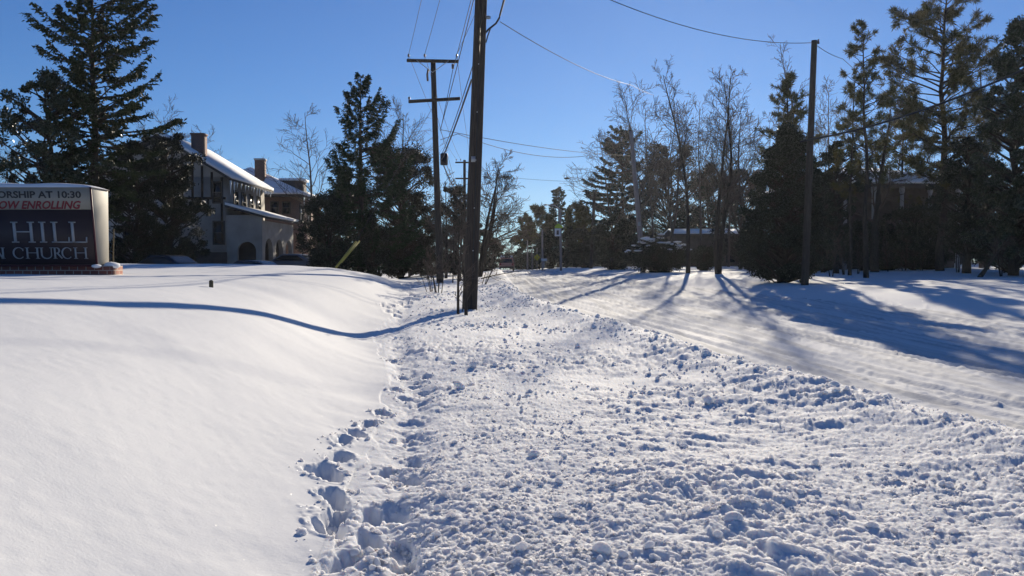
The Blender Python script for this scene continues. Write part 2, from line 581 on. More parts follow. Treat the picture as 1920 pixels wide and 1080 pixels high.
def footprints(x, y):
    d = np.zeros_like(x)
    rim = np.zeros_like(x)
    for (cx, cy, a, b, ang, dep) in PRINTS:
        sel = (np.abs(x - cx) < 0.6) & (np.abs(y - cy) < 0.6)
        if not sel.any():
            continue
        xs, ys = x[sel] - cx, y[sel] - cy
        ca, sa = math.cos(ang), math.sin(ang)
        u, v = xs * ca + ys * sa, -xs * sa + ys * ca
        wob = 1 + 0.5 * vnoise(xs * 8 + cx * 7, ys * 8 + cy * 3, 5) + 0.34 * vnoise(xs * 26 + cx, ys * 26, 6)
        rr = np.sqrt((u / a) ** 2 + (v / b) ** 2) * wob
        d[sel] = np.minimum(d[sel], -dep * (1 - sstep((rr - 0.6) / 0.75)) * (1 + 0.3 * vnoise(xs * 12, ys * 12 + cx, 7)))
        rim[sel] = np.maximum(rim[sel], 0.014 * np.exp(-((rr - 1.5) / 0.3) ** 2) * (0.5 + 2 * np.clip(vnoise(xs * 20 + cy, ys * 20, 9), 0, 1)))
    for (p, q) in zip(TRENCH[:-1], TRENCH[1:]):
        p = np.array(p)
        q = np.array(q)
        sel = (y > min(p[1], q[1]) - 0.6) & (y < max(p[1], q[1]) + 0.6) & (np.abs(x - (p[0] + q[0]) / 2) < 1.6)
        if not sel.any():
            continue
        e = q - p
        t = np.clip(((x[sel] - p[0]) * e[0] + (y[sel] - p[1]) * e[1]) / (e @ e), 0, 1)
        dist = np.hypot(x[sel] - p[0] - t * e[0], y[sel] - p[1] - t * e[1])
        prof = -0.05 * (1 - sstep((dist - 0.02) / 0.26)) * (0.7 + 0.8 * vnoise(x[sel] * 4, y[sel] * 4, 8))
        d[sel] = np.minimum(d[sel], prof)
    inside = np.clip(-d / 0.06, 0, 1)
    chunk = 0.03 * lumps(x + .02 * vnoise(x * 20, y * 20, 3), y, 0.1, 150, 0.25) + 0.014 * lumps(x, y, 0.045, 160, 0.4)
    return d + np.where(d < -0.02, 0, rim) + inside * chunk


def H_full(x, y):
    """height with the snow's own relief; x, y arrays"""
    z = H_smooth(x, y)
    r = np.hypot(x, y) + 1e-6
    dr = np.maximum(r * r / (887 * 1.5), 0.004)
    xl, xr, xf = f_left(y), f_right(y), f_foot(y)
    wob = 0.35 * vnoise(x * 0.0 + y * 0.7, y * 0.13, 31) + 0.2 * vnoise(y * 2.1, x * 0.0, 32)
    berm = sstep((x - xf - 0.08 - 0.22 * sstep((y - 4) / 7) + wob * 0.5) / 0.4) * sstep((xl + 0.35 + wob - x) / 0.3)
    road = sstep((x - xl - 0.2) / 0.4) * sstep((xr + 0.3 - x) / 0.8)
    verge = sstep((x - xr + 0.5) / 1.5)
    lawn = 1 - sstep((x - xf + 0.3) / 0.5)

    def fade(s):
        return np.clip(5 * s / dr - 0.5, 0, 1)
    # plowed berm: chunks of many sizes
    patch = np.clip(0.62 + 1.15 * vnoise(x * 0.8 + 3, y * 0.55, 41) + 0.5 * vnoise(x * 2.2, y * 1.7, 42), 0.25, 1.25)
    wx = x + 0.05 * vnoise(x * 9, y * 9, 51)
    wy = y + 0.05 * vnoise(x * 9 + 40, y * 9, 52)
    wx = x + 0.07 * vnoise(x * 8, y * 8, 51) + 0.03 * vnoise(x * 22, y * 22, 53)
    wy = y + 0.07 * vnoise(x * 8 + 40, y * 8, 52) + 0.03 * vnoise(x * 22 + 9, y * 22, 54)
    def bil(f, seed):
        return np.abs(vnoise(wx * f, wy * f, seed)) * 2
    rough = (0.05 * vnoise(x * 1.1, y * 0.8, 43) + 0.035 * vnoise(x * 3.1, y * 2.4, 44)
             + patch * (fade(0.3) * 0.095 * bil(3.7, 61) + fade(0.2) * 0.07 * bil(8.5, 62) + fade(0.1) * 0.042 * bil(20, 63) - 0.03)
             + fade(0.06) * 0.026 * bil(41, 64) + fade(0.03) * 0.012 * bil(80, 65)
             + fade(0.3) * 0.035 * lumps(wx, wy, 0.2, 60, 0.14) * patch
             + fade(0.1) * 0.02 * lumps(wx, wy, 0.07, 80, 0.4) * patch)
    edge = np.exp(-((x - xl + 0.55) / 0.45) ** 2)
    rough = rough * (1 + 0.35 * edge) + 0.035 * edge * lumps(wx, wy, 0.3, 130, 0.6)
    z = z + berm * (0.47 * rough - 0.02)
    # packed road: ruts that run along it
    t = (x - xl) / np.maximum(xr - xl, 1)
    wig = 0.012 * vnoise(y * 0.12, t * 2, 46)
    tt = t + wig
    ruts = 0.045 * vnoise(tt * 60, y * 0.06, 47) + 0.045 * vnoise(tt * 25, y * 0.05, 48) + 0.02 * vnoise(tt * 9, y * 0.03, 49)
    off = x - xl
    wide = np.maximum(xr - xl, 4)
    for (t0, dep_, wd_) in ((.1, .03, .1), (.16, .04, .11), (.3, .05, .13), (.345, .03, .09), (.47, .05, .12), (.56, .04, .13), (.7, .05, .13), (.78, .03, .1), (.88, .04, .12)):
        c_ = t0 * wide + 0.25 * vnoise(y * 0.09, y * 0 + t0 * 90, 201) + 0.05 * vnoise(y * .5, y * 0 + t0 * 40, 202)
        g_ = np.abs(off - c_) / wd_
        ruts = ruts - dep_ * np.exp(-g_ ** 4) + 0.5 * dep_ * np.exp(-((g_ - 1.5) / 0.4) ** 2) * (0.5 + 1.6 * np.clip(vnoise(x * 6, y * 2.2, 203), -.3, .5))
    crumbs = fade(0.15) * 0.045 * lumps(x, y, 0.17, 100, 0.3) * (0.5 + 1.5 * np.clip(vnoise(tt * 14, y * 0.2, 50), 0, 1))
    z = z + road * (ruts + crumbs + fade(0.1) * 0.012 * vnoise(x * 14, y * 7, 53))
    # verge on the far side: plowed lumps by the kerb, soft beyond
    by = np.exp(-((x - xr - 0.6) / 0.9) ** 2)
    z = z + verge * (0.03 * vnoise(x * .45, y * .4, 54) + 0.03 * vnoise(x * 1.7, y * 1.2, 55)) + by * 0.05 * lumps(wx, wy, 0.4, 110, 0.5)
    # fresh lawn: very soft drifts
    z = z + lawn * (0.06 * vnoise(x * .35, y * .28, 56) + 0.024 * vnoise(x * 0.9 + y * .5, y * 0.8, 57) + fade(0.3) * 0.006 * vnoise(x * 4, y * 2.5, 58) + fade(.1) * 0.0025 * vnoise(x * 15, y * 11, 59))
    z = z + footprints(x, y)
    # a crumbled strip each side of the trail
    tr = np.exp(-((x - xf - 0.3) / 0.28) ** 2) * sstep((y - 2) / 2) * (1 - sstep((y - 26) / 8))
    z = z + tr * (1 - berm) * (fade(0.1) * 0.02 * lumps(wx, wy, 0.1, 120, 0.3) + fade(.1) * 0.02 * bil(11, 66) + fade(.05) * .008 * bil(31, 67) - .012)
    return z


# ------------------------------------------------------------------ ground sheets
ang_f = np.radians(np.arange(-35, 35.01, 0.07))
ang_s = np.concatenate([np.radians(np.linspace(-180, -60, 41)), np.radians(np.arange(-58, -35.5, 1.0))])
ANG = np.concatenate([ang_s, ang_f, -ang_s[::-1]])
inv = np.arange(887 * 1.5 / 2.7, 20, -0.8)
rad_a = np.array([0.3, 0.8, 1.4, 1.9, 2.3, 2.55])
rad_b = 887 * 1.5 / inv
rad_c = np.geomspace(rad_b[-1] * 1.02, 3000, 70)
RAD = np.concatenate([rad_a, rad_b, rad_c])
A_, R_ = np.meshgrid(ANG, RAD)
GX, GY = R_ * np.sin(A_), R_ * np.cos(A_)
GZ = H_full(GX.ravel(), GY.ravel()).reshape(GX.shape)
far = sstep((R_ - 150) / 200)
coarse = np.abs(A_) > R(35.5)
GZ = np.where(coarse, H_smooth(GX, GY), GZ)
nr, na = GX.shape
VG = np.stack([GX, GY, GZ], -1).reshape(-1, 3)
idx = np.arange(nr * na).reshape(nr, na)
Q = np.stack([idx[:-1, :-1], idx[:-1, 1:], idx[1:, 1:], idx[1:, :-1]], -1).reshape(-1, 4)[:, ::-1]
cx = VG[Q].mean(1)
xl_, xr_, xf_ = f_left(cx[:, 1]), f_right(cx[:, 1]), f_foot(cx[:, 1])
reg = np.where(cx[:, 0] < xf_ - 0.1, 0, np.where(cx[:, 0] < xl_ + 0.25, 1, np.where(cx[:, 0] < xr_ + 0.2, 2, 3)))
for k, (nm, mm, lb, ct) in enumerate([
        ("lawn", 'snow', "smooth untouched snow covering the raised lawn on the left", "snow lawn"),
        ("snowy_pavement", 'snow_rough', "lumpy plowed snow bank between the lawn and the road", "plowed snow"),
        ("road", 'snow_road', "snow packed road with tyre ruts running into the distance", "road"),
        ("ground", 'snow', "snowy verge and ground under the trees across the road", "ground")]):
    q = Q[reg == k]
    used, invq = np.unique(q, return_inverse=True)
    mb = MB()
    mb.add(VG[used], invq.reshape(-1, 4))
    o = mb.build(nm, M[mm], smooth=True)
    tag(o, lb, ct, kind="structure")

# ------------------------------------------------------------------ loose snow clods on the plowed bank
def ico(sub=1):
    import bmesh
    bm = bmesh.new()
    bmesh.ops.create_icosphere(bm, subdivisions=sub, radius=1.0)
    bm.verts.ensure_lookup_table()
    v = np.array([p.co[:] for p in bm.verts])
    f = np.array([[q.index for q in fc.verts] for fc in bm.faces])
    bm.free()
    return v, f


IV, IF = ico(2)


def clod_shape(rng, k=0.35):
    v = IV.copy()
    for _ in range(4):
        d = rng.normal(size=3)
        d /= np.linalg.norm(d)
        v = v + np.outer(np.clip(v @ d, -1, 1) * rng.normal(0, k) * 0.5, d)
    for _ in range(7):
        d = rng.normal(size=3)
        d /= np.linalg.norm(d)
        s = v @ d
        v = v + np.outer(np.exp(-((s - 1) / 0.35) ** 2) * rng.normal(0, k * 0.5), d)
    return v


rng = np.random.default_rng(5)
SH = [clod_shape(rng, 0.5) for _ in range(14)]
mb = MB()
IV1, IF1 = ico(1)
SH1 = []
for (cx, cy, a, b, ang, dep) in PRINTS:              # crumbs kicked out round the boot holes
    m = rng.integers(8, 26) if cy < 14 else 6
    th = rng.uniform(0, 6.28, m)
    q = rng.uniform(1.05, 2.3, m)
    ex, ey = cx + np.cos(th) * a * q * 1.2, cy + np.sin(th) * b * q
    ez = H_full(ex, ey)
    es = np.clip(rng.lognormal(math.log(0.008), 0.55, m), 0.003, 0.026)
    for i in range(m):
        mb.add(SH[rng.integers(14)] * es[i] * rng.uniform(.8, 1.25, 3) + np.array([ex[i], ey[i], ez[i] + es[i] * .2]), IF)
IVk, IFk = IV, IF
for part in (0, 1):
    if part == 0:
        n = 15000
        rr = 1 / rng.uniform(1 / 13.0, 1 / 3.0, n)
    else:
        n = 34000
        rr = np.sqrt(rng.uniform(9.0 ** 2, 40.0 ** 2, n))
        IV = IV1
        SH = [clod_shape(rng, 0.45) for _ in range(14)]
    aa = np.radians(rng.uniform(-14, 37, n))
    cxs, cys = rr * np.sin(aa), rr * np.cos(aa)
    ok = (cxs > f_foot(cys) + 0.12 + 0.2 * sstep((cys - 4) / 7)) & (cxs < f_left(cys) + 0.35)
    dens = vnoise(cxs * 0.9, cys * 0.7, 141) + 0.7 * vnoise(cxs * 2.7, cys * 2.2, 142) + 0.6 * np.exp(-((cxs - f_left(cys) + 0.4) / 0.45) ** 2)
    ok &= rng.random(n) < np.clip(0.35 + 1.5 * dens, 0.04, 1)
    cxs, cys = cxs[ok], cys[ok]
    czs = H_full(cxs, cys)
    sz = np.clip(rng.lognormal(math.log(0.0085 if part == 0 else 0.015), 0.45 if part == 0 else 0.55, len(cxs)), 0.004, 0.03 if part == 0 else 0.05)
    for i in range(len(cxs)):
        v = SH[i % 14]
        a = rng.uniform(0, 6.28)
        ca, sa = math.cos(a), math.sin(a)
        s = sz[i]
        w = np.stack([(v[:, 0] * ca - v[:, 1] * sa) * rng.uniform(.8, 1.3), v[:, 0] * sa + v[:, 1] * ca, v[:, 2] * rng.uniform(.8, 1.2)], 1) * s
        mb.add(w + np.array([cxs[i], cys[i], czs[i] + s * 0.1]), IF if part == 0 else IF1)
IV = IVk
tag(mb.build("snow_clods", M['snow_rough'], smooth=True), "small clods of broken snow strewn over the plowed bank", "snow clods", kind="stuff")

CHUNKS = [(1000, 855, .075, "rounded snow chunk on the plowed bank, alone left of its middle"),
          (1376, 985, .095, "biggest round snow chunk on the plowed bank, with a smaller ball beside it"),
          (1500, 1012, .055, "smooth snow ball with a pale top on the plowed bank near the photo's lower edge"),
          (1345, 1010, .05, "small snow ball just left of and below the biggest round chunk"),
          (1527, 872, .075, "pointed angular snow chunk standing up on the plowed bank"),
          (1467, 862, .045, "small snow ball just left of the pointed chunk"),
          (820, 955, .055, "pale rounded snow chunk beside the deep footprint trail"),
          (1128, 1035, .085, "broad low snow lump near the photo's lower edge, below the middle"),
          (1780, 910, .06, "snow chunk among the clods nearest the road edge at right"),
          (1325, 668, .12, "large snow lump on the ridge along the road edge")]
for (px, py, s, lb) in CHUNKS:
    g = ground_hit(px, py)
    v = clod_shape(rng, 0.22 if s != .075 or px != 1527 else 0.6)
    mb = MB()
    w = v * s * 0.5 * np.array([1.1, 1, .9])
    if px == 1527:
        w = w * np.array([.8, .8, 1.1])
        w[:, 0] += np.clip(w[:, 2], 0, 1) * .5
    z = float(H_full(np.array([g[0]]), np.array([g[1]]))[0])
    mb.add(w, IF)
    o = mb.build("snow_chunk", M['snow_rough'], smooth=True)
    o.location = (g[0], g[1], z + s * 0.18)
    tag(o, lb, "snow chunk", "loose snow chunks on the plowed bank")

# ------------------------------------------------------------------ vegetation builders (local coordinates, base at the origin)
def card_quads(c, d, n, L, W):
    """flat leaf-like quads: centre c, long axis d, side axis n"""
    d = d / (np.linalg.norm(d, axis=1)[:, None] + 1e-9)
    s = np.cross(d, n)
    s /= np.linalg.norm(s, axis=1)[:, None] + 1e-9
    L = np.asarray(L).reshape(-1, 1) * 0.5
    W = np.asarray(W).reshape(-1, 1) * 0.5
    return np.stack([c - d * L, c + s * W - d * L * 0.1, c + d * L, c - s * W - d * L * 0.1], 1)


def conifer(seed, Hh, Rr, z0=0.03, nbr=260, up=0.25, droop=0.35, prof=0.9, pts_prof=None, chaos=0.0, irr=0.25, leafL=0.22, leafW=0.07, step=0.16, hang=0.5, tr=None, lowgap=0.0):
    rng = np.random.default_rng(seed)
    tb, cb = MB(), MB()
    tr = tr or Hh * 0.016 + 0.05
    zz = np.linspace(0, 1, 12)
    wob = np.cumsum(rng.normal(0, 0.006 * Hh, (12, 2)), 0) * 0.4
    wob -= wob[0]
    tp = np.stack([wob[:, 0], wob[:, 1], zz * Hh], 1)
    tb.tube(tp, tr * (1 - zz * 0.94), 7)
    S0, S1, r0, r1 = [], [], [], []
    sectors = 1 + irr * rng.normal(0, 1, 9)
    for i in range(nbr):
        f = z0 + (1 - z0) * (i + rng.random()) / nbr
        f = f ** 1.0
        az = rng.uniform(0, 2 * np.pi)
        L = Rr * ((1 - f) ** prof if pts_prof is None else np.interp(f, *pts_prof)) * (0.72 - 0.3 * chaos + (0.5 + 0.5 * chaos) * rng.random()) * np.clip(sectors[int(az / 2 / np.pi * 9) % 9] * (1 + irr * vnoise(np.array([f * 7.0]), np.array([az * 1.3]), seed)[0] * 2.0), 0.35, 1.6) + 0.12
        if lowgap and f < lowgap and rng.random() < 0.6:
            continue
        o = np.array([np.interp(f, zz, tp[:, 0]), np.interp(f, zz, tp[:, 1]), f * Hh])
        n = max(4, int(L / 0.35))
        t = np.linspace(0, 1, n + 1)
        rise = rng.normal(0.08 + 0.15 * chaos, 0.12 + 0.28 * chaos) + 0.35 * f
        hz = L * t
        vz = L * (rise * t - droop * (1 - f) * t ** 2 * 1.4 + up * t ** 4)
        az2 = az + rng.normal(0, 0.12 + 0.35 * chaos) * t
        pts = o + np.stack([np.cos(az2) * hz, np.sin(az2) * hz, vz], 1)
        S0.append(pts[:-1]); S1.append(pts[1:])
        br = 0.012 + 0.012 * L
        r0.append(br * (1 - t[:-1] * 0.8)); r1.append(br * (1 - t[1:] * 0.8))
        m = max(6, int(L / step * 2.2))
        tt = 0.12 + 0.88 * np.sqrt(rng.random(m))
        c0 = np.stack([np.interp(tt, t, pts[:, k]) for k in range(3)], 1)
        dirb = np.array([math.cos(az), math.sin(az), 0.0])
        side = np.array([-math.sin(az), math.cos(az), 0.0])
        sg = np.where(rng.random(m) < 0.5, -1, 1)
        tl = (0.1 + 0.3 * L * (1 - tt * 0.75)) * (0.5 + rng.random(m))
        tl = np.minimum(tl, 0.75)
        td = dirb * (0.75 + 0.5 * tt)[:, None] + side * (sg * (0.75 - 0.3 * tt))[:, None] + np.array([0, 0, 1.0]) * (rng.normal(-hang * 0.35, 0.18, m) + up * 0.9 * tt ** 3)[:, None]
        td /= np.linalg.norm(td, axis=1)[:, None]
        k = 5
        for q in range(k):
            fr = (q + rng.random(m)) / k
            c = c0 + td * (tl * fr)[:, None] + rng.normal(0, 0.025, (m, 3))
            nd = td + rng.normal(0, 0.45 + 0.4 * chaos, (m, 3)) + np.array([0, 0, -hang * 0.35])
            cb.quads(card_quads(c, nd, rng.normal(0, 1, (m, 3)), leafL * (0.7 + 0.6 * rng.random(m)), leafW * (0.7 + 0.6 * rng.random(m))))
    bb = MB()
    tb.prisms(np.concatenate(S0), np.concatenate(S1), np.concatenate(r0), np.concatenate(r1), 4)
    return tb, cb


def leafy(seed, Hh, Rr, z0=0.05, ncl=90, nleaf=260, leaf=0.13, shape='round', rough=0.3, cl=0.2, stems=1, tr=None, aspect=1.0, snow=None):
    """dense broad-leaved evergreen: clumps of leaves on limbs"""
    rng = np.random.default_rng(seed)
    tb, cb = MB(), MB()
    tr = tr or 0.04 + Hh * 0.018
    zz = np.linspace(0, 1, 8)
    for s in range(stems):
        off = rng.normal(0, 0.25 if stems > 1 else 0.0, 2) * (Rr * 0.3 + 0.1)
        w = np.cumsum(rng.normal(0, 0.02 * Hh, (8, 2)), 0) * 0.5
        w -= w[0]
        tb.tube(np.stack([off[0] + w[:, 0], off[1] + w[:, 1], zz * Hh * 0.85], 1), tr * (1 - 0.85 * zz) / math.sqrt(stems), 6)

    def rad(f):
        if shape == 'cone':
            return np.clip((1 - f) ** 0.75, 0, 1) * np.clip(f * 9 + 0.35, 0, 1)
        if shape == 'column':
            return np.clip(1 - f ** 3.5, 0, 1) * np.clip(f * 6 + 0.5, 0, 1)
        if shape == 'vase':
            return np.sin(np.clip(f * 0.75 + 0.12, 0, 1) * np.pi) ** 0.7
        return np.sqrt(np.clip(1 - (2 * f - 1) ** 2, 0, 1)) * (1 if shape == 'round' else 1)
    ph = rng.uniform(0, 50, 2)
    cs = []
    for i in range(ncl):
        f = rng.random() ** (1.25 if shape == 'cone' else 1.0)
        az = rng.uniform(0, 2 * np.pi)
        n1 = vnoise(np.array([az * 1.2 + ph[0]]), np.array([f * 4 + ph[1]]), seed)[0] * 2
        rf = (0.35 + 0.65 * math.sqrt(rng.random())) * (1 + rough * n1)
        r_ = Rr * float(rad(f)) * rf
        cs.append((r_ * math.cos(az), r_ * math.sin(az) * aspect, Hh * (z0 + (1 - z0) * f * 0.97)))
    cs = np.array(cs)
    cr = Rr * cl * (0.6 + 0.8 * rng.random(ncl))
    ax = np.stack([cs[:, 0] * 0.05, cs[:, 1] * 0.05, np.clip(cs[:, 2] - np.hypot(cs[:, 0], cs[:, 1]) * 0.6, 0.1, None)], 1)
    mid = (cs + ax) / 2 + rng.normal(0, 0.05 * Rr, cs.shape)
    tb.prisms(ax, mid, np.full(ncl, tr * 0.35), np.full(ncl, tr * 0.22), 4)
    tb.prisms(mid, cs, np.full(ncl, tr * 0.22), np.full(ncl, tr * 0.08), 4)
    N = ncl * nleaf
    ci = np.repeat(np.arange(ncl), nleaf)
    v = rng.normal(0, 1, (N, 3))
    v /= np.linalg.norm(v, axis=1)[:, None]
    rr = rng.random(N) ** 0.45
    dirn = v * np.array([1, 1, 0.75])
    c = cs[ci] + dirn * (cr[ci] * rr * (1 + 0.5 * rng.normal(0, 0.35, N)))[:, None]
    c[:, 2] = np.maximum(c[:, 2], 0.02)
    cb.quads(card_quads(c, v + rng.normal(0, 0.8, (N, 3)), rng.normal(0, 1, (N, 3)), leaf * (0.7 + 0.7 * rng.random(N)), leaf * 0.55 * (0.7 + 0.6 * rng.random(N))))
    return tb, cb, cs, cr


def bare(seed, Hh, r0, spread=0.6, levels=3, nmain=14, start=0.3, up=0.35, lean=(0, 0), ratio=0.5, twig=0.011, kids=(6, 5, 4), wander=0.14, stems=1):
    """leafless tree: returns trunk and crown collectors"""
    rnd = random.Random(seed)
    T = []
    B = []

    def grow(p, d, L, r, lev, rend):
        n = max(3, int(L / (0.9 if lev == 0 else 0.45)))
        n = min(n, 14)
        pts = [p]
        ds = []
        w = wander * (0.35 if lev == 0 else 1.0)
        for i in range(n):
            d = (d + Vector((rnd.gauss(0, w), rnd.gauss(0, w), rnd.gauss(0, w) + (up * 0.12 if lev else 0.03)))).normalized()
            q = p + d * (L / n)
            a = r + (rend - r) * i / n
            b = r + (rend - r) * (i + 1) / n
            (T if lev == 0 else B).append((p[:], q[:], a, b))
            p = q
            pts.append(p)
            ds.append(d.copy())
        if lev >= levels:
            return
        nk = nmain if lev == 0 else kids[min(lev - 1, len(kids) - 1)]
        s0 = start if lev == 0 else 0.22
        for k in range(nk):
            t = s0 + (1 - s0) * (k + rnd.random()) / nk
            j = min(int(t * n), n - 1)
            o = pts[j].lerp(pts[j + 1], t * n - j)
            dd = ds[j]
            ax = dd.orthogonal().normalized()
            ax.rotate(Matrix.Rotation(rnd.uniform(0, 6.283), 3, dd))
            ang = rnd.uniform(0.45, 1.0) * (spread / 0.6 if lev == 0 else 1.0)
            nd = dd.copy()
            nd.rotate(Matrix.Rotation(ang, 3, ax))
            if lev == 0:
                Lc = Hh * ratio * (1.05 - 0.75 * (t - s0) / (1 - s0)) * rnd.uniform(0.65, 1.1) * spread
            else:
                Lc = L * (0.62 - 0.25 * t) * rnd.uniform(0.6, 1.15)
            rc = max((r + (rend - r) * t) * rnd.uniform(0.4, 0.62), twig)
            grow(o, nd, Lc, rc, lev + 1, twig * 0.7)
    for s in range(stems):
        a = rnd.uniform(0, 6.28)
        d0 = Vector((lean[0] + (0.14 * math.cos(a) if stems > 1 else 0), lean[1] + (0.14 * math.sin(a) if stems > 1 else 0), 1)).normalized()
        p0 = Vector((0.12 * math.cos(a), 0.12 * math.sin(a), 0)) * (1 if stems > 1 else 0)
        grow(p0, d0, Hh * rnd.uniform(0.85, 1.0) if stems > 1 else Hh * 0.93, r0, 0, r0 * 0.12)
    tb, cb = MB(), MB()
    ta = np.array([[*a, *b, c, d] for a, b, c, d in T])
    tb.prisms(ta[:, 0:3], ta[:, 3:6], ta[:, 6], ta[:, 7], 8)
    ba = np.array([[*a, *b, c, d] for a, b, c, d in B])
    big = ba[:, 6] > 0.035
    if big.any():
        cb.prisms(ba[big, 0:3], ba[big, 3:6], ba[big, 6], ba[big, 7], 5)
    cb.prisms(ba[~big, 0:3], ba[~big, 3:6], ba[~big, 6], ba[~big, 7], 3)
    return tb, cb, ba


def pine(seed, Hh, Rr, z0=0.3, nbr=46, tuft=0.28, r0=None, lean=0.0, dens=1.0, needle=0.028):
    """loose pine: few limbs, needles in brushes at the shoot ends"""
    rng = np.random.default_rng(seed)
    tb, cb = MB(), MB()
    r0 = r0 or Hh * 0.013 + 0.03
    zz = np.linspace(0, 1, 14)
    w = np.cumsum(rng.normal(0, 0.01 * Hh, (14, 2)), 0) * 0.35
    w -= w[0]
    tp = np.stack([w[:, 0] + lean * zz ** 2 * Hh, w[:, 1], zz * Hh], 1)
    tb.tube(tp, r0 * (1 - 0.9 * zz), 8)
    tips = []
    S0, S1, ra, rb = [], [], [], []
    for i in range(nbr):
        f = z0 + (1 - z0) * ((i + rng.random()) / nbr)
        az = rng.uniform(0, 6.283)
        g = (f - z0) / (1 - z0)
        L = Rr * (0.45 + 0.75 * rng.random()) * np.clip(1.15 - g, 0.15, 1) ** 0.7 * np.clip(0.5 + g * 4, 0, 1)
        o = np.array([np.interp(f, zz, tp[:, 0]), np.interp(f, zz, tp[:, 1]), f * Hh])
        n = 6
        t = np.linspace(0, 1, n + 1)
        el = rng.normal(0.25 + 0.5 * g, 0.2)
        azs = az + np.cumsum(rng.normal(0, 0.12, n + 1))
        pts = o + np.stack([np.cos(azs) * L * t, np.sin(azs) * L * t, L * (el * t - 0.25 * t ** 2 + 0.25 * t ** 3)], 1)
        S0.append(pts[:-1]); S1.append(pts[1:])
        br = 0.018 + 0.012 * L
        ra.append(br * (1 - .75 * t[:-1])); rb.append(br * (1 - .75 * t[1:]))
        ns = max(3, int(L * 3.4 * dens))
        for k in range(ns):
            u = 0.25 + 0.75 * math.sqrt(rng.random())
            c = np.array([np.interp(u, t, pts[:, q]) for q in range(3)])
            sd = np.array([math.cos(az), math.sin(az), 0]) * 0.6 + rng.normal(0, 0.5, 3) + np.array([0, 0, 0.45])
            sd /= np.linalg.norm(sd)
            sl = (0.15 + 0.25 * L * (1 - u * 0.6)) * (0.5 + rng.random())
            e = c + sd * sl
            S0.append(c[None]); S1.append(e[None]); ra.append([0.012]); rb.append([0.007])
            tips.append((e, sd))
        tips.append((pts[-1], np.array([math.cos(az), math.sin(az), 0.5])))
    tips.append((tp[-1], np.array([0, 0, 1.0])))
    E = np.array([a for a, b in tips])
    D = np.array([b for a, b in tips])
    m = 46
    N = len(E) * m
    ei = np.repeat(np.arange(len(E)), m)
    base = E[ei] - D[ei] * (rng.random(N) * tuft * 0.9)[:, None]
    nd = D[ei] * 0.7 + rng.normal(0, 0.6, (N, 3))
    nd /= np.linalg.norm(nd, axis=1)[:, None]
    L = tuft * (0.6 + 0.6 * rng.random(N))
    cb.quads(card_quads(base + nd * (L / 2)[:, None], nd, rng.normal(0, 1, (N, 3)), L, np.full(N, needle)))
    tb.prisms(np.concatenate(S0), np.concatenate(S1), np.concatenate([np.asarray(q) for q in ra]), np.concatenate([np.asarray(q) for q in rb]), 4)
    return tb, cb


def place(px, Y, top):
    g = on_ground(px, Y)
    return g, P(px, top, Y)[2] - g[2]


def plant(name, label, cat, g, tb, cb, bark, leaf, group=None, cname='crown', smooth=True):
    t = thing(name, label, cat, (g[0], g[1], g[2] - 0.06), group=group)
    tb.build('trunk', bark, t, smooth=smooth)
    cb.build(cname, leaf, t)
    return t


def wpx(px_w, Y):
    return px_w / FPX * Y


seedc = [100]


def sd():
    seedc[0] += 7
    return seedc[0]


def T_conifer(label, px, Y, top, w, foliage='spruce', name='spruce_tree', cat='conifer', group=None, **k):
    g, h = place(px, Y, top)
    tb, cb = conifer(sd(), h, wpx(w, Y) / 2, **k)
    return plant(name, label, cat, g, tb, cb, M['bark'], M[foliage], group)


def T_leafy(label, px, Y, top, w, foliage='darkleaf', name='evergreen_tree', cat='evergreen tree', group=None, bark='bark', **k):
    g, h = place(px, Y, top)
    tb, cb, cs, cr = leafy(sd(), h, wpx(w, Y) / 2 / 1.12, **k)
    t = plant(name, label, cat, g, tb, cb, M[bark], M[foliage], group)
    return t, cs, cr


def T_bare(label, px, Y, top, r0, name='bare_tree', cat='bare tree', bark='bark_grey', group=None, **k):
    g, h = place(px, Y, top)
    k.setdefault('twig', max(0.009, Y * 0.00018))
    tb, cb, ba = bare(sd(), h, r0, **k)
    return plant(name, label, cat, g, tb, cb, M[bark], M['twig'], group, 'branches'), ba


def T_pine(label, px, Y, top, w, group=None, **k):
    g, h = place(px, Y, top)
    tb, cb = pine(sd(), h, wpx(w, Y) / 2, **k)
    return plant('pine_tree', label, 'pine tree', g, tb, cb, M['bark'], M['pine'], group)


# ------------------------------------------------------------------ church sign
def ribbon(mb, pts, wid, z0, z1, f):
    """flat stroke with its own width at each point, in the sign's (u, v) plane, mapped to space by f(u, v, depth)"""
    pts = np.asarray(pts, float)
    wid = np.full(len(pts), wid) if np.isscalar(wid) else np.asarray(wid, float)
    t = np.gradient(pts, axis=0)
    t /= np.linalg.norm(t, axis=1)[:, None] + 1e-9
    nrm = np.stack([-t[:, 1], t[:, 0]], 1)
    a = pts + nrm * wid[:, None] / 2
    b = pts - nrm * wid[:, None] / 2
    for i in range(len(pts) - 1):
        q = [a[i], b[i], b[i + 1], a[i + 1]]
        mb.hexa([f(p[0], p[1], z0) for p in q] + [f(p[0], p[1], z1) for p in q])


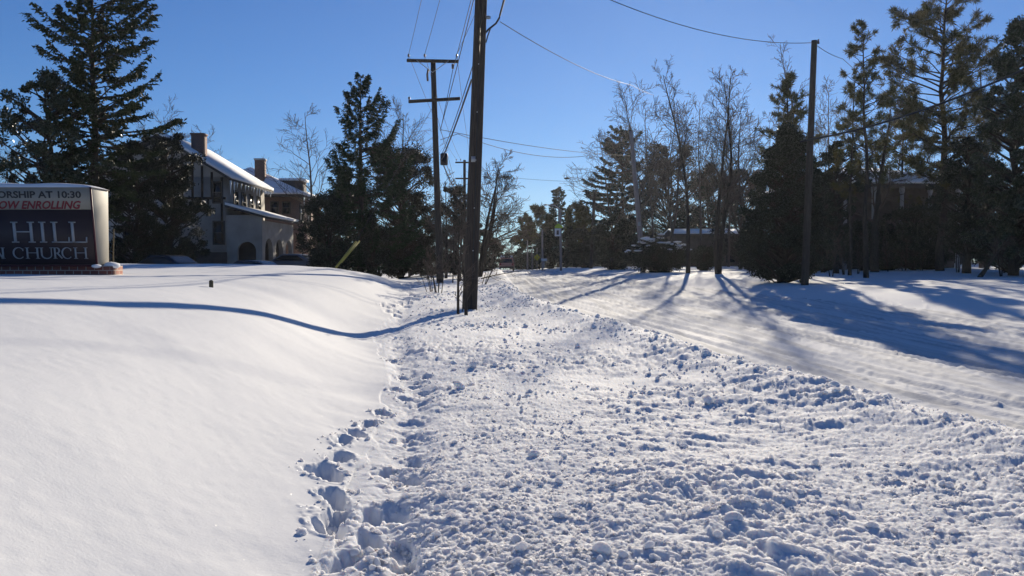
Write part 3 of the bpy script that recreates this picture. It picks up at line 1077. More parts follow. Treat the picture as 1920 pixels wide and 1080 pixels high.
def serif_letter(mb, ch, x, w, h, y, f):
    st, th, sf = h * 0.13, h * 0.055, h * 0.1

    def bar(x0, y0, x1, y1, wd):
        ribbon(mb, [(x0, y0), (x1, y1)], wd, 0.0, 0.02, f)

    def stem(cx_):
        bar(cx_, y, cx_, y + h, st)
        bar(cx_ - sf - st / 2, y + th / 2, cx_ + sf + st / 2, y + th / 2, th)
        bar(cx_ - sf - st / 2, y + h - th / 2, cx_ + sf + st / 2, y + h - th / 2, th)
    if ch == 'H':
        a, b = x + sf + st / 2, x + w - sf - st / 2
        stem(a); stem(b)
        bar(a, y + h * 0.52, b, y + h * 0.52, th)
    elif ch == 'I':
        stem(x + w / 2)
    elif ch == 'L':
        a = x + sf + st / 2
        stem(a)
        bar(a, y + th / 2, x + w, y + th / 2, th)
        bar(x + w - th / 2, y, x + w - th * 0.2, y + h * 0.27, th)
    elif ch == 'C':
        an = np.radians(np.linspace(42, 318, 22))
        cx_, cy_ = x + w * 0.52, y + h / 2
        pts = np.stack([cx_ + w * 0.46 * np.cos(an), cy_ + h * 0.49 * np.sin(an)], 1)
        ribbon(mb, pts, th + (st - th) * np.clip(-np.cos(an), 0, 1), 0, 0.02, f)
        bar(x + w * 0.88, y + h * 0.68, x + w * 0.88, y + h * 0.9, th)
    elif ch == 'U':
        a, b = x + sf + st / 2, x + w - sf
        an = np.radians(np.linspace(180, 360, 16))
        c, r_ = (a + b) / 2, (b - a) / 2
        pts = [(a, y + h), (a, y + h * 0.62)] + [(c + r_ * math.cos(q), y + h * 0.36 + h * 0.34 * math.sin(q)) for q in an] + [(b, y + h * 0.62), (b, y + h)]
        ribbon(mb, pts, np.linspace(st, th, len(pts)), 0, 0.02, f)
        for q in (a, b):
            bar(q - sf - st / 3, y + h - th / 2, q + sf + st / 3, y + h - th / 2, th)
    elif ch == 'R':
        a = x + sf + st / 2
        stem(a)
        an = np.radians(np.linspace(90, -90, 14))
        pts = [(a, y + h - th / 2)] + [(a + w * 0.22 + w * 0.3 * math.cos(q), y + h * 0.74 + h * 0.235 * math.sin(q)) for q in an] + [(a, y + h * 0.5)]
        ribbon(mb, pts, [th] + list(th + (st - th) * np.clip(np.cos(an), 0, 1)) + [th], 0, 0.02, f)
        bar(a + w * 0.26, y + h * 0.5, x + w * 1.02, y + th / 2, st * 0.9)
    elif ch == 'N':
        a, b = x + sf + st / 2, x + w - sf - st / 2
        stem(a); stem(b)
        bar(a, y + h, b, y, st)


def text_mesh(body, width, height, shear, f, depth=0.008):
    cu = bpy.data.curves.new("lettering", 'FONT')
    cu.body = body
    cu.extrude = 0.0
    cu.shear = shear
    cu.offset = 0.028
    cu.resolution_u = 3
    ob = bpy.data.objects.new("lettering", cu)
    COL.objects.link(ob)
    dg = bpy.context.evaluated_depsgraph_get()
    me = bpy.data.meshes.new_from_object(ob.evaluated_get(dg))
    bpy.data.objects.remove(ob)
    v = np.array([q.co[:] for q in me.vertices])
    fc = [list(q.vertices) for q in me.polygons]
    bpy.data.meshes.remove(me)
    bpy.data.curves.remove(cu)
    mn, mx = v.min(0), v.max(0)
    u = (v[:, 0] - mn[0]) / (mx[0] - mn[0]) * width
    w = (v[:, 1] - mn[1]) / (mx[1] - mn[1]) * height
    return np.array([f(a, b, depth) for a, b in zip(u, w)]), fc


SX1 = (177 - 960) / FPX * 20.0        # right edge of the cabinet
SX0 = SX1 - 4.4
SZT, SZB = 3.06, 1.30
SYT, SYB, SYR = 19.93, 20.2, 20.76
sign = thing('church_sign', 'dark church sign cabinet with pale message panel on a low brick base, snow on top', 'sign', (SX1 - 2.2, 20.3, 1.0))
SO = np.array([SX1 - 2.2, 20.3, 1.0])


def face(u, v, d=0.0):
    """point on the tilted front: u metres left of the right edge is negative, v = height above the cabinet's bottom"""
    f = v / (SZT - SZB)
    return np.array([SX1 + u, SYB + (SYT - SYB) * f - d, SZB + v]) - SO


mb = MB()
mb.hexa([np.array(p) - SO for p in [(SX0, SYB, SZB), (SX1, SYB, SZB), (SX1, SYR, SZB), (SX0, SYR, SZB), (SX0, SYT, SZT), (SX1, SYT, SZT), (SX1, SYR, SZT), (SX0, SYR, SZT)]])
o = mb.build('cabinet', M['sign_beige'], sign)
bv = o.modifiers.new("bevel", 'BEVEL'); bv.width = 0.03; bv.segments = 2
hT = SZT - SZB
def slab(u0, u1, v0, v1, d0, d1):
    q = [(u0, v0), (u1, v0), (u1, v1), (u0, v1)]
    return [face(a, b, d0) for a, b in q] + [face(a, b, d1) for a, b in q]
MB().hexa(slab(-4.36, -0.045, 0.03, hT - 0.5, 0.004, 0.022)).build('name_panel', M['sign_dark'], sign)
MB().hexa(slab(-4.36, -0.045, hT - 0.49, hT - 0.035, 0.004, 0.022)).build('message_panel', M['sign_panel'], sign)
mb = MB()
mb.hexa(slab(-0.04, -0.002, 0.0, hT - 0.0, 0.006, 0.03))
mb.hexa(slab(-4.4, -0.046, -0.02, 0.026, 0.006, 0.03))
mb.build('edge_trim', M['sign_edge'], sign)
def pu(px):
    return (px - 960) / FPX * 20.0 - SX1
def pv(py):
    return CAMZ + (490 - py) / FPX * 20.05 - SZB
wO = pu(157) - pu(0)
v, fc = text_mesh("WORSHIP AT 10:30", wO * 1.145, pv(359.5) - pv(372.5), 0, lambda a, b, d: face(pu(157) - wO * 1.145 + a, pv(372.5) + b, 0.022 + d))
mb = MB()
for q in fc: mb.F.append(np.array([q]))
mb.V.append(v); mb.n = len(v)
mb.build('lettering', M['letter_black'], sign)
v, fc = text_mesh("NOW ENROLLING", wO * 1.09, pv(377.5) - pv(392.5), 0.3, lambda a, b, d: face(pu(155.5) - wO * 1.09 + a, pv(392.5) + b, 0.022 + d))
mb = MB()
for q in fc: mb.F.append(np.array([q]))
mb.V.append(v); mb.n = len(v)
mb.build('lettering', M['letter_red'], sign)
fl = lambda u, v, d: face(u, v, 0.022 + d)
mb = MB()
yb, hh = pv(455), pv(416) - pv(455)
for ch, a, b in [('H', 20, 64), ('I', 70, 88), ('L', 95, 128), ('L', 129, 161)]:
    serif_letter(mb, ch, pu(a), pu(b) - pu(a), hh, yb, fl)
mb.build('lettering', M['letter_white'], sign)
mb = MB()
yb, hh = pv(485), pv(464) - pv(485)
for ch, a, b in [('N', -18, 4), ('C', 19, 41), ('H', 43, 69), ('U', 70, 94), ('R', 95, 111), ('C', 111, 131), ('H', 134, 160)]:
    serif_letter(mb, ch, pu(a), pu(b) - pu(a), hh, yb, fl)
mb.build('lettering', M['letter_white'], sign)
# snow cap: rounded slab
n = 26
us = np.linspace(-4.42, 0.03, 60)
prof = []
mb = MB()
rows = []
for u in us:
    e = min(u + 4.42, 0.03 - u)
    hgt = 0.115 * (1 - math.exp(-e / 0.18)) + 0.01 * math.sin(u * 5)
    row = []
    for a in np.linspace(0, np.pi, 9):
        row.append(np.array([SX1 + u, (SYT + SYR) / 2 - 0.0 - math.cos(a) * ((SYR - SYT) / 2 + 0.03), SZT - 0.004 + hgt * math.sin(a) ** 0.6]) - SO)
    rows.append(row)
V = np.array(rows).reshape(-1, 3)
F = [[i * 9 + j, i * 9 + j + 1, (i + 1) * 9 + j + 1, (i + 1) * 9 + j] for i in range(59) for j in range(8)]
mb.add(V, np.array(F)[:, ::-1])
mb.build('snow_cap', M['snow_cap'], sign, smooth=True)
mb = MB()
bx1 = (207 - 960) / FPX * 20.3
mb.box2(np.array([SX0, 20.22, 0.55]) - SO, np.array([bx1, 20.95, 1.295]) - SO)
o = mb.build('brick_base', M['brick_sign'], sign)
mb = MB()
v = clod_shape(np.random.default_rng(3), 0.2)
mb.add(v * np.array([0.16, 0.3, 0.1]) + np.array([bx1 - 0.1, 20.6, 1.3]) - SO, IF)
mb.add(v * np.array([0.09, 0.2, 0.05]) + np.array([SX1 - 0.02, 20.16, 1.29]) - SO, IF)
mb.build('snow_ledge', M['snow_cap'], sign, smooth=True)
# a pale rod standing behind the sign's right end
g = on_ground(213, 22)
tag(MB().tube([(0, 0, -0.1), (0.0, 0, 0.5), (0.02, 0, 1.1)], 0.014, 6).build('marker_rod', M['wood_stub'], origin=None), "thin rod standing in the snow just right of the church sign", "marker rod").location = g
# stub post on the lawn
g = ground_hit(396, 538)
st = thing('stub_post', 'short dark post stub poking out of the smooth lawn snow', 'stub post', g)
k = g[1] / FPX
MB().lathe([(0, -0.1), (4.0 * k, -0.1), (4.0 * k, 11 * k), (3.0 * k, 12 * k), (0, 12 * k)], 12).build('shaft', M['wood_stub'], st, smooth=False)
MB().lathe([(0, 12 * k + .001), (2.5 * k, 12 * k + .001), (1.8 * k, 12.8 * k), (0, 13 * k)], 10).build('cap', M['black_metal'], st)


# ------------------------------------------------------------------ houses
def wall_window(parent, x0, x1, z0, z1, y, axis, depth=0.12, label=None):
    """window on a wall: frame with a glass pane child; axis 'y' = wall facing -Y at y, 'x' = wall facing +X at x=y"""
    fr, gl = MB(), MB()
    b = 0.09
    def bx(mbk, a0, a1, c0, c1, d0, d1):
        if axis == 'y':
            mbk.box2((a0, y - d1, c0), (a1, y - d0, c1))
        else:
            mbk.box2((y + d0, a0, c0), (y + d1, a1, c1))
    bx(fr, x0, x0 + b, z0, z1, 0.003, 0.07); bx(fr, x1 - b, x1, z0, z1, 0.003, 0.07)
    bx(fr, x0 + b, x1 - b, z0, z0 + b, 0.003, 0.068); bx(fr, x0 + b, x1 - b, z1 - b, z1, 0.003, 0.068)
    bx(fr, x0 + b, x1 - b, (z0 + z1) / 2 - 0.03, (z0 + z1) / 2 + 0.03, 0.02, 0.06)
    o = fr.build('window', M['sash'], parent)
    bx(gl, x0 + b, x1 - b, z0 + b, z1 - b, 0.004, 0.018)
    gl.build('pane', M['glass'], o)
    return o


def roof_slab(pts_low, pts_high, th):
    """a sloping slab from two eave points to two ridge points"""
    a, b, c, d = [np.array(p, float) for p in (pts_low[0], pts_low[1], pts_high[1], pts_high[0])]
    up = np.array([0, 0, th])
    return [a, b, c, d, a + up, b + up, c + up, d + up]


def HX(px, Y):
    return (px - 960) / FPX * Y
def HZ(py, Y):
    return CAMZ + (490 - py) / FPX * Y


# --- half-timbered stucco house
hs = thing('stucco_house', 'pale stucco house with dark timbers, snowy gable roof, icicles and an arched porch', 'house', (0, 0, 0))
x1, x0 = HX(425, 60), HX(425, 60) - 8.8
ya, yb_, zg = 60.0, 69.4, -0.2
ze, zr_ = HZ(332, 60), HZ(258, 60)
xm = (x0 + x1) / 2
mb = MB()
mb.box2((x0, ya, zg), (x1, yb_, ze))
mb.add([(x0, ya, ze), (x1, ya, ze), (xm, ya, zr_ - 0.12), (x0, yb_, ze), (x1, yb_, ze), (xm, yb_, zr_ - 0.12)], [[0, 1, 2, 2], [3, 5, 4, 4]])
mb.F[-1] = np.array([[0, 1, 2], [3, 5, 4]]) + 8
mb.build('wall', M['stucco'], hs)
ov = 0.55
sl = (zr_ - ze) / (x1 - xm)
rf, sn = MB(), MB()
for s in (1, -1):
    xe = xm + s * ((x1 - xm) + ov)
    zl = ze - ov * sl
    lo = [(xe, ya - ov, zl), (xe, yb_ + ov, zl)]
    hi = [(xm, ya - ov, zr_), (xm, yb_ + ov, zr_)]
    rf.hexa(roof_slab(lo, hi, 0.16))
    dz = 0.165
    lo2 = [(xe + s * .03, ya - ov + 0.03, zl + dz), (xe + s * .03, yb_ + ov - .03, zl + dz)]
    hi2 = [(xm, ya - ov + 0.03, zr_ + dz), (xm, yb_ + ov - .03, zr_ + dz)]
    sn.hexa(roof_slab(lo2, hi2, 0.2))
ro = rf.build('roof', M['shingle'], hs)
sn.build('roof_snow', M['snow_cap'], ro)
mb = MB()
tw = 0.16
zband = HZ(372, 60)
mb.box2((x0, ya - 0.05, zband - tw / 2), (x1 - 0.001, ya - 0.003, zband + tw / 2))
for pxx in (306, 325, 344, 363, 381, 399):
    xx = HX(pxx, 60)
    zt = min(ze + sl * (x1 - xx), zr_) - 0.25
    mb.box2((xx - 0.07, ya - 0.05, zband + tw / 2), (xx + 0.07, ya - 0.003, zt))
mb.box2((x1 - 0.34, ya - 0.052, zg + 3), (x1 - 0.2, ya - 0.003, ze - .05))
zb2 = HZ(395, 60)
mb.box2((x0, ya - 0.05, zb2 - .06), (HX(398, 60), ya - 0.003, zb2 + .06))
for pxx in (330, 362, 392):
    xx = HX(pxx, 60)
    mb.box2((xx - 0.06, ya - 0.05, zb2 + .06), (xx + 0.06, ya - 0.003, zband - tw / 2))
mb.build('timber_frame', M['timber'], hs)
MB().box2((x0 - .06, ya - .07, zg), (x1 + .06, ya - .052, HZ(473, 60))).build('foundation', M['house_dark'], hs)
wall_window(hs, HX(400, 60), HX(420, 60), HZ(382, 60), HZ(340, 60), ya, 'y')
wall_window(hs, HX(400, 60), HX(423, 60), HZ(459, 60), HZ(414, 60), ya, 'y')
wall_window(hs, HX(232, 60), HX(250, 60), HZ(463, 60), HZ(420, 60), ya, 'y')
wall_window(hs, HX(300, 60), HX(314, 60), HZ(322, 60), HZ(292, 60), ya, 'y')
for k, yy in enumerate((61.6, 63.4, 65.2, 67.2)):
    wall_window(hs, yy, yy + 1.0, 4.9, ze - 0.75, x1, 'x')
rg = np.random.default_rng(8)
for k in range(14):
    yy = ya - 0.4 + k * 0.74 + rg.normal(0, .12)
    L = 0.25 + 0.7 * rg.random() ** 1.5
    b = np.array([x1 + ov - 0.03, yy, ze - ov * sl + 0.02])
    MB().tube([b, b - (0, 0, L * .5), b - (0, 0, L)], [0.07, 0.04, 0.006], 6).build('icicle', M['ice'], hs, smooth=True)
# chimney
cxm, cy_ = HX(376, 62.5), 62.5
zt = HZ(252, 62.5)
ch = MB().box2((cxm - 0.42, cy_ - 0.4, ze), (cxm + 0.42, cy_ + 0.4, zt - 0.12)).build('chimney', M['brick'], hs)
MB().box2((cxm - 0.48, cy_ - 0.46, zt - 0.118), (cxm + 0.48, cy_ + 0.46, zt)).build('chimney_cap', M['brick'], ch)
# porch with arches
px1 = HX(492, 60)
zp0, zp1 = HZ(386, 60), HZ(402, 60) - 0.1
mb = MB()
def arch_wall(mbk, a0, a1, z0, z1, oc, ow, ospring, f, th, oz0=None):
    """wall from a0 to a1 with one arched opening centred at oc, f(a, z, d) -> point"""
    an = np.linspace(np.pi, 0, 13)
    arc = [(oc + ow / 2 * math.cos(q), ospring + ow / 2 * math.sin(q)) for q in an]
    def pr(poly):
        k = len(poly)
        v = [f(a, z, 0) for a, z in poly] + [f(a, z, th) for a, z in poly]
        for i in range(k):
            j = (i + 1) % k
            mbk.add([v[i], v[j], v[k + j], v[k + i]], [[0, 1, 2, 3]])
        mbk.poly(v[:k]); mbk.poly(v[k:][::-1])
    pr([(a0, z0), (oc - ow / 2, z0), (oc - ow / 2, z1), (a0, z1)])
    pr([(oc + ow / 2, z0), (a1, z0), (a1, z1), (oc + ow / 2, z1)])
    for i in range(12):
        pr([arc[i], arc[i + 1], (arc[i + 1][0], z1), (arc[i][0], z1)])
arch_wall(mb, x1 + 0.003, px1, zg, zp1 + 0.05, HX(463, 60), 1.25, 2.1, lambda a, z, d: np.array([a, ya + 0.02 + d, z]), 0.3)
for k in range(3):
    y0_ = ya + 0.33 + k * 2.75
    arch_wall(mb, y0_, y0_ + 2.74, zg, zp1 - 0.3, y0_ + 1.37, 2.0, 2.0, lambda a, z, d: np.array([px1 - d, a, z]), 0.3)
po = mb.build('porch', M['stucco'], hs)
mb = MB()
mb.hexa(roof_slab([(px1 + 0.35, ya - 0.3, zp1 - 0.2), (px1 + 0.35, ya + 8.9, zp1 - 0.2)], [(x1 + 0.003, ya - 0.3, zp0 - 0.1), (x1 + 0.003, ya + 8.9, zp0 - 0.1)], 0.14))
pr_ = mb.build('porch_roof', M['shingle'], po)
mb = MB()
mb.hexa(roof_slab([(px1 + 0.38, ya - 0.27, zp1 - 0.055), (px1 + 0.38, ya + 8.87, zp1 - 0.055)], [(x1 + 0.006, ya - 0.27, zp0 + 0.045), (x1 + 0.006, ya + 8.87, zp0 + 0.045)], 0.17))
mb.build('porch_snow', M['snow_cap'], po)
MB().box2((x1 + .3, ya + 0.8, zg), (px1 - 0.5, ya + 8, zp1 - .5)).build('porch_shade', M['house_dark'], po)  # dark block filling the open porch, stands in for the shade inside

# --- brick house with a hipped roof
hb = thing('brick_house', 'brick house with hipped snowy roof and chimney, beyond the stucco house', 'house', (0, 0, 0))
Yb = 77.0
x1, x0 = HX(556, Yb), HX(556, Yb) - 9.5
yb0, yb1 = Yb, Yb + 10
ze = HZ(370, Yb)
MB().box2((x0, yb0, -0.3), (x1, yb1, ze)).build('wall', M['brick_tan'], hb)
ov = 0.7
xm = (x0 + x1) / 2
zr_ = HZ(312, Yb)
E = [(x0 - ov, yb0 - ov, ze), (x1 + ov, yb0 - ov, ze), (x1 + ov, yb1 + ov, ze), (x0 - ov, yb1 + ov, ze)]
Rg = [(xm - .4, yb0 + 4.2, zr_), (xm - .4, yb1 - 4.2, zr_)]
def hip(dz, g):
    m_ = MB()
    e = [(a + np.sign(a - xm) * g, b + (g if b > yb0 + 3 else -g), c + dz) for a, b, c in E]
    r_ = [(a, b, c + dz) for a, b, c in Rg]
    v = e + r_ + [(a, b, c - 0.14) for a, b, c in e]
    m_.add(v, [[3, 0, 4, 5], [1, 2, 5, 4], [0, 6, 7, 1], [1, 7, 8, 2], [2, 8, 9, 3], [3, 9, 6, 0], [6, 9, 8, 7]])
    m_.add([v[0], v[1], v[4], v[2], v[3], v[5]], [[0, 1, 2], [3, 4, 5]])
    return m_
ro = hip(0.14, 0).build('roof', M['shingle'], hb)
hip(0.36, -0.03).build('roof_snow', M['snow_cap'], ro)
cxm, cy_ = HX(490, Yb + 1.8), Yb + 1.8
ch = MB().box2((cxm - 0.4, cy_ - 0.4, ze), (cxm + 0.4, cy_ + 0.4, HZ(302, Yb + 1.8))).build('chimney', M['brick'], hb)
zc = HZ(302, Yb + 1.8)
MB().box2((cxm - 0.46, cy_ - 0.46, zc + .002), (cxm + 0.46, cy_ + 0.46, zc + 0.16)).build('chimney_cap', M['cap_stone'], ch)
dm = MB()
dx, dy = HX(545, Yb + 3), Yb + 4.5
dm.box2((dx - 1.0, dy - 1.0, ze + 0.4), (dx + 0.9, dy + 1.0, ze + 1.75))
dd = dm.build('dormer', M['house_dark'], hb)
MB().box2((dx - 1.1, dy - 1.2, ze + 1.753), (dx + 1.1, dy + 1.2, ze + 1.95)).build('dormer_snow', M['snow_cap'], dd)
for pa, pb in ((508, 524), (530, 546)):
    wall_window(hb, HX(pa, Yb), HX(pb, Yb), HZ(402, Yb), HZ(378, Yb), yb0, 'y')
for k in range(3):
    wall_window(hb, yb0 + 1.2 + k * 2.9, yb0 + 2.6 + k * 2.9, ze - 2.1, ze - 0.5, x1, 'x')
rg = np.random.default_rng(9)
for k in range(5):
    b = np.array([x1 + ov - .04, yb0 + 0.2 + k * 1.9, ze + 0.02])
    L = 0.3 + .6 * rg.random()
    MB().tube([b, b - (0, 0, L * .5), b - (0, 0, L)], [0.07, 0.04, 0.006], 6).build('icicle', M['ice'], hb, smooth=True)

# --- dark house on the right behind the pines
hr = thing('porch_house', 'dark house with a big sunlit snowy roof and porch columns behind the pines', 'house', (0, 0, 0))
Yh = 66.0
xa, xb = HX(1520, Yh), HX(1812, Yh)
yA, yB = Yh, Yh + 17
zE, zR = HZ(346, Yh), HZ(346, Yh) + 1.9
MB().box2((xa + 1.8, yA + 1.8, 0.2), (xb, yB, zE - 0.05)).build('wall', M['house_dark'], hr)
m_ = MB()
e = [(xa - .3, yA - .5, zE), (xb + .7, yA - .5, zE), (xb + .7, yB + .5, zE), (xa - .3, yB + .5, zE)]
r_ = [(xa + 5.2, yA + 8.6, zR), (xb - 3.2, yA + 8.6, zR)]
def hip2(dz):
    m_ = MB()
    v = [(a, b, c + dz) for a, b, c in e] + [(a, b, c + dz) for a, b, c in r_] + [(a, b, c + dz - 0.16) for a, b, c in e]
    m_.add(v, [[0, 1, 5, 4], [2, 3, 4, 5], [0, 6, 7, 1], [1, 7, 8, 2], [2, 8, 9, 3], [3, 9, 6, 0], [6, 9, 8, 7]])
    m_.add([v[1], v[2], v[5], v[3], v[0], v[4]], [[0, 1, 2], [3, 4, 5]])
    return m_
ro = hip2(0).build('roof', M['shingle'], hr)
hip2(0.2).build('roof_snow', M['snow_cap'], ro)
for k in range(6):
    xx = xa + 0.5 + k * 2.1
    MB().lathe([(0.2, 0.2), (0.2, 0.5), (0.15, 0.6), (0.13, zE - 0.7), (0.2, zE - 0.5), (0.2, zE - 0.17)], 12, (xx, yA + 0.2, 0)).build('column', M['column'], hr, smooth=True)
for k in range(3):
    wall_window(hr, xa + 3.2 + k * 3.0, xa + 4.5 + k * 3.0, 1.6, 3.6, yA + 1.8, 'y')

# --- low house with a snowy roof behind the twin trunks
hl = thing('low_house', 'low brown house with a thin snowy roof behind the twin tree trunks', 'house', (0, 0, 0))
Yl = 108.0
xa, xb = HX(1262, Yl), HX(1432, Yl)
zE, zR = HZ(441, Yl), HZ(441, Yl) + .62
MB().box2((xa + .4, Yl, 0.3), (xb - .4, Yl + 7, zE)).build('wall', M['house_dark'], hl)
m_ = MB()
v = [(xa, Yl - .6, zE), (xb, Yl - .6, zE), (xb, Yl + 3.5, zR), (xa, Yl + 3.5, zR), (xb, Yl + 7.6, zE), (xa, Yl + 7.6, zE)]
def gable(dz, th):
    q = MB()
    q.hexa(roof_slab([np.add(v[0], (0, 0, dz)), np.add(v[1], (0, 0, dz))], [np.add(v[3], (0, 0, dz)), np.add(v[2], (0, 0, dz))], th))
    q.hexa(roof_slab([np.add(v[4], (0, 0, dz)), np.add(v[5], (0, 0, dz))], [np.add(v[2], (0, 0, dz)), np.add(v[3], (0, 0, dz))], th))
    return q
ro = gable(0, 0.14).build('roof', M['shingle'], hl)
gable(0.145, 0.14).build('roof_snow', M['snow_cap'], ro)
for k in range(3):
    wall_window(hl, xa + 1.2 + k * 2.6, xa + 2.4 + k * 2.6, 1.2, 2.3, Yl, 'y')


# ------------------------------------------------------------------ vehicles
def vehicle(name, label, g, rz, paint, W=1.8, L=4.5, Hh=1.65, suv=True, snow=False):
    t = thing(name, label, 'car', (g[0], g[1], g[2] + 0.0), rz)
    # side profile (y back to front, z), extruded across with tumblehome
    if suv:
        pr = [(-2.2, .38), (-2.26, .62), (-2.24, .95), (-2.0, 1.5), (-1.75, 1.62), (0.3, 1.64), (0.75, 1.5), (1.2, 1.02), (2.05, .9), (2.25, .7), (2.25, .4)]
    else:
        pr = [(-2.2, .36), (-2.28, .6), (-2.2, .92), (-1.6, .98), (-0.95, 1.38), (-0.5, 1.44), (0.3, 1.42), (1.05, .98), (2.05, .86), (2.25, .65), (2.25, .36)]
    sc = np.array([L / 4.5, Hh / (1.64 if suv else 1.44)])
    pr = np.array(pr) * sc
    k = len(pr)
    rows = []
    for xf in (-1, -0.82, 0.82, 1):
        r_ = []
        for (y, z) in pr:
            nar = 1 - 0.2 * np.clip((z - 0.95) / 0.7, 0, 1)
            inset = 0.97 if abs(xf) == 1 else 1.0
            r_.append((xf * W / 2 * nar, y * inset, z - (0.05 if abs(xf) == 1 else 0)))
        rows.append(r_)
    V = np.array(rows).reshape(-1, 3)
    F = []
    for i in range(3):
        for j in range(k - 1):
            F.append([i * k + j, i * k + j + 1, (i + 1) * k + j + 1, (i + 1) * k + j])
        F.append([i * k + k - 1, i * k, (i + 1) * k, (i + 1) * k + k - 1])
    mb = MB().add(V, F)
    mb.F.append(np.array([[j for j in reversed(range(k))]]))
    mb.F.append(np.array([[3 * k + j for j in range(k)]]))
    mb.build('body', paint, t, smooth=False)
    def quad_on(j, a, b, s, off=0.012):
        p, q = pr[j], pr[j + 1]
        d = q - p
        nrm = np.array([-d[1], d[0]]) / np.linalg.norm(d)
        out = []
        for tt in (a, b):
            c = p + d * tt + nrm * off * (1 if nrm[1] > -2 else 1)
            nar = 1 - 0.2 * np.clip((c[1] - 0.95) / 0.7, 0, 1)
            out.append((c[0], c[1], W / 2 * 0.8 * nar * s))
        (y0, z0, w0), (y1, z1, w1) = out
        return [(-w0, y0, z0), (w0, y0, z0), (w1, y1, z1), (-w1, y1, z1)]
    jr, jf = (2, 6) if suv else (3, 6)
    for nm, j in (('rear_window', jr), ('windshield', jf)):
        q = quad_on(j, 0.1, 0.9, 0.98, 0.014 if nm == 'rear_window' else 0.014)
        MB().quads([q]).build(nm, M['glass'], t)
    for s in (-1, 1):
        zlo, zhi = 1.0 * sc[1], (1.5 if suv else 1.36) * sc[1]
        w0, w1 = W / 2 * (1 - 0.2 * np.clip((zlo - .95) / .7, 0, 1)) + .012, W / 2 * (1 - 0.2 * np.clip((zhi - .95) / .7, 0, 1)) + .012
        ya_, yb2, yc, yd = ((-1.85, .85, .45, -1.7) if suv else (-1.3, .8, .2, -.8))
        MB().quads([[(s * w0, ya_, zlo), (s * w0, yb2, zlo), (s * w1, yc, zhi - .03), (s * w1, yd, zhi - .03)]]).build('side_window', M['glass'], t)
        MB().box((s * W * 0.4, -2.2 * sc[0] - .05, 0.85 * sc[1]), (0.2, 0.06, 0.22)).build('tail_light', M['lens_red'], t)
        for yy in (-1.35, 1.4):
            wh = MB()
            prof = [(0.08, -.1), (.3, -.1), (.33, -.06), (.33, .06), (.3, .1), (.08, .1)]
            lv = MB().lathe(prof, 18)
            vv = np.concatenate(lv.V)
            vv = np.stack([vv[:, 2] + s * (W / 2 - .12), vv[:, 0] + yy * sc[0], vv[:, 1] + .33], 1)
            wh.add(vv, np.concatenate(lv.F))
            wo_ = wh.build('wheel', M['tyre'], t, smooth=True)
            MB().tube([(s * (W / 2 - .22), yy * sc[0], .33), (s * (W / 2 + .0), yy * sc[0], .33)], .19, 12).build('rim', M['steel'], wo_)
    MB().box((0, -2.27 * sc[0], 0.5 * sc[1]), (W * .92, .12, .18)).build('bumper', M['black_metal'], t)
    if snow:
        zt = pr[:, 1].max()
        ys = (pr[4, 0], pr[5, 0]) if suv else (pr[4, 0], pr[6, 0])
        o = MB().box2((-W * .38, ys[0], zt + .003), (W * .38, ys[1], zt + .2)).build('roof_snow', M['snow_cap'], t)
        b_ = o.modifiers.new('bevel', 'BEVEL'); b_.width = .05; b_.segments = 3
    return t


g = on_ground(950, 105.0)
g[2] = H_full(g[:1], g[1:2])[0]
vehicle('car', 'maroon car with snow on its roof driving away down the snowy road', g, 0.0, M['car_red'], W=1.8, snow=True)
g = on_ground(308, 46.5); g[2] = HZ(478, 46.5) - 1.42
vehicle('parked_car', 'dark car half hidden behind the lawn crest in front of the stucco house', g, R(68), M['car_dark'], suv=False, Hh=1.42)
g = on_ground(468, 47); g[2] = HZ(488, 47) - 1.42
vehicle('parked_car', 'dark car below the porch with little more than its roof above the snow', g, R(75), M['car_dark'], suv=False, Hh=1.42)
g = on_ground(545, 58); g[2] = HZ(476, 58) - 1.42
vehicle('parked_car', 'grey car beside the porch end at the foot of the dark evergreens', g, R(80), M['car_grey'], suv=False, Hh=1.42)


# ------------------------------------------------------------------ utility poles and lines
def pole(name, label, base_px, base_y, top_px, top_y, Y, r0, r1, wood='pole', cat='utility pole', zbase=None, ext=1.0, n=14):
    """pole through two pixels at depth Y; ext > 1 carries it on beyond the upper one"""
    a = P(base_px, base_y, Y)
    b = P(top_px, top_y, Y)
    b = a + (b - a) * ext
    gz = float(H_smooth(a[0], a[1]))
    a[2] = gz if zbase is None else zbase
    t = thing(name, label, cat, a)
    z = np.linspace(0, 1, 10)
    pts = [(0, 0, -0.4)] + [tuple((b - a) * q) for q in z]
    MB().tube(pts, np.concatenate([[r0], r0 + (r1 - r0) * z]), n).build('shaft', M[wood], t, smooth=True)
    return t, a, b


def insulator(parent, p):
    MB().lathe([(0.012, 0), (0.012, 0.1), (0.055, 0.11), (0.06, 0.15), (0.03, 0.165), (0.055, 0.18), (0.045, 0.22), (0, 0.24)], 10, p).build('insulator', M['insulator'], parent, smooth=True)


def crossarm(parent, o, c, half, tilt=0.0, braces=True, yaw=0.0, size=0.12):
    """c: centre in the pole's local space"""
    d = np.array([math.cos(yaw), math.sin(yaw), tilt])
    d /= np.linalg.norm(d)
    mbx = MB()
    u = np.array([-math.sin(yaw), math.cos(yaw), 0])
    w = np.cross(d, u)
    Mx = np.stack([d, u, w], 1)
    mbx.box(c, (half * 2, size, size * 1.15), M=Mx)
    arm = mbx.build('crossarm', M['pole'], parent)
    if braces:
        for s in (-1, 1):
            MB().tube([np.array(c) + d * s * 0.75 + u * -.08, np.array(c) + np.array([0, -.1, -0.55])], 0.018, 5).build('brace', M['steel'], parent)
    return arm, d


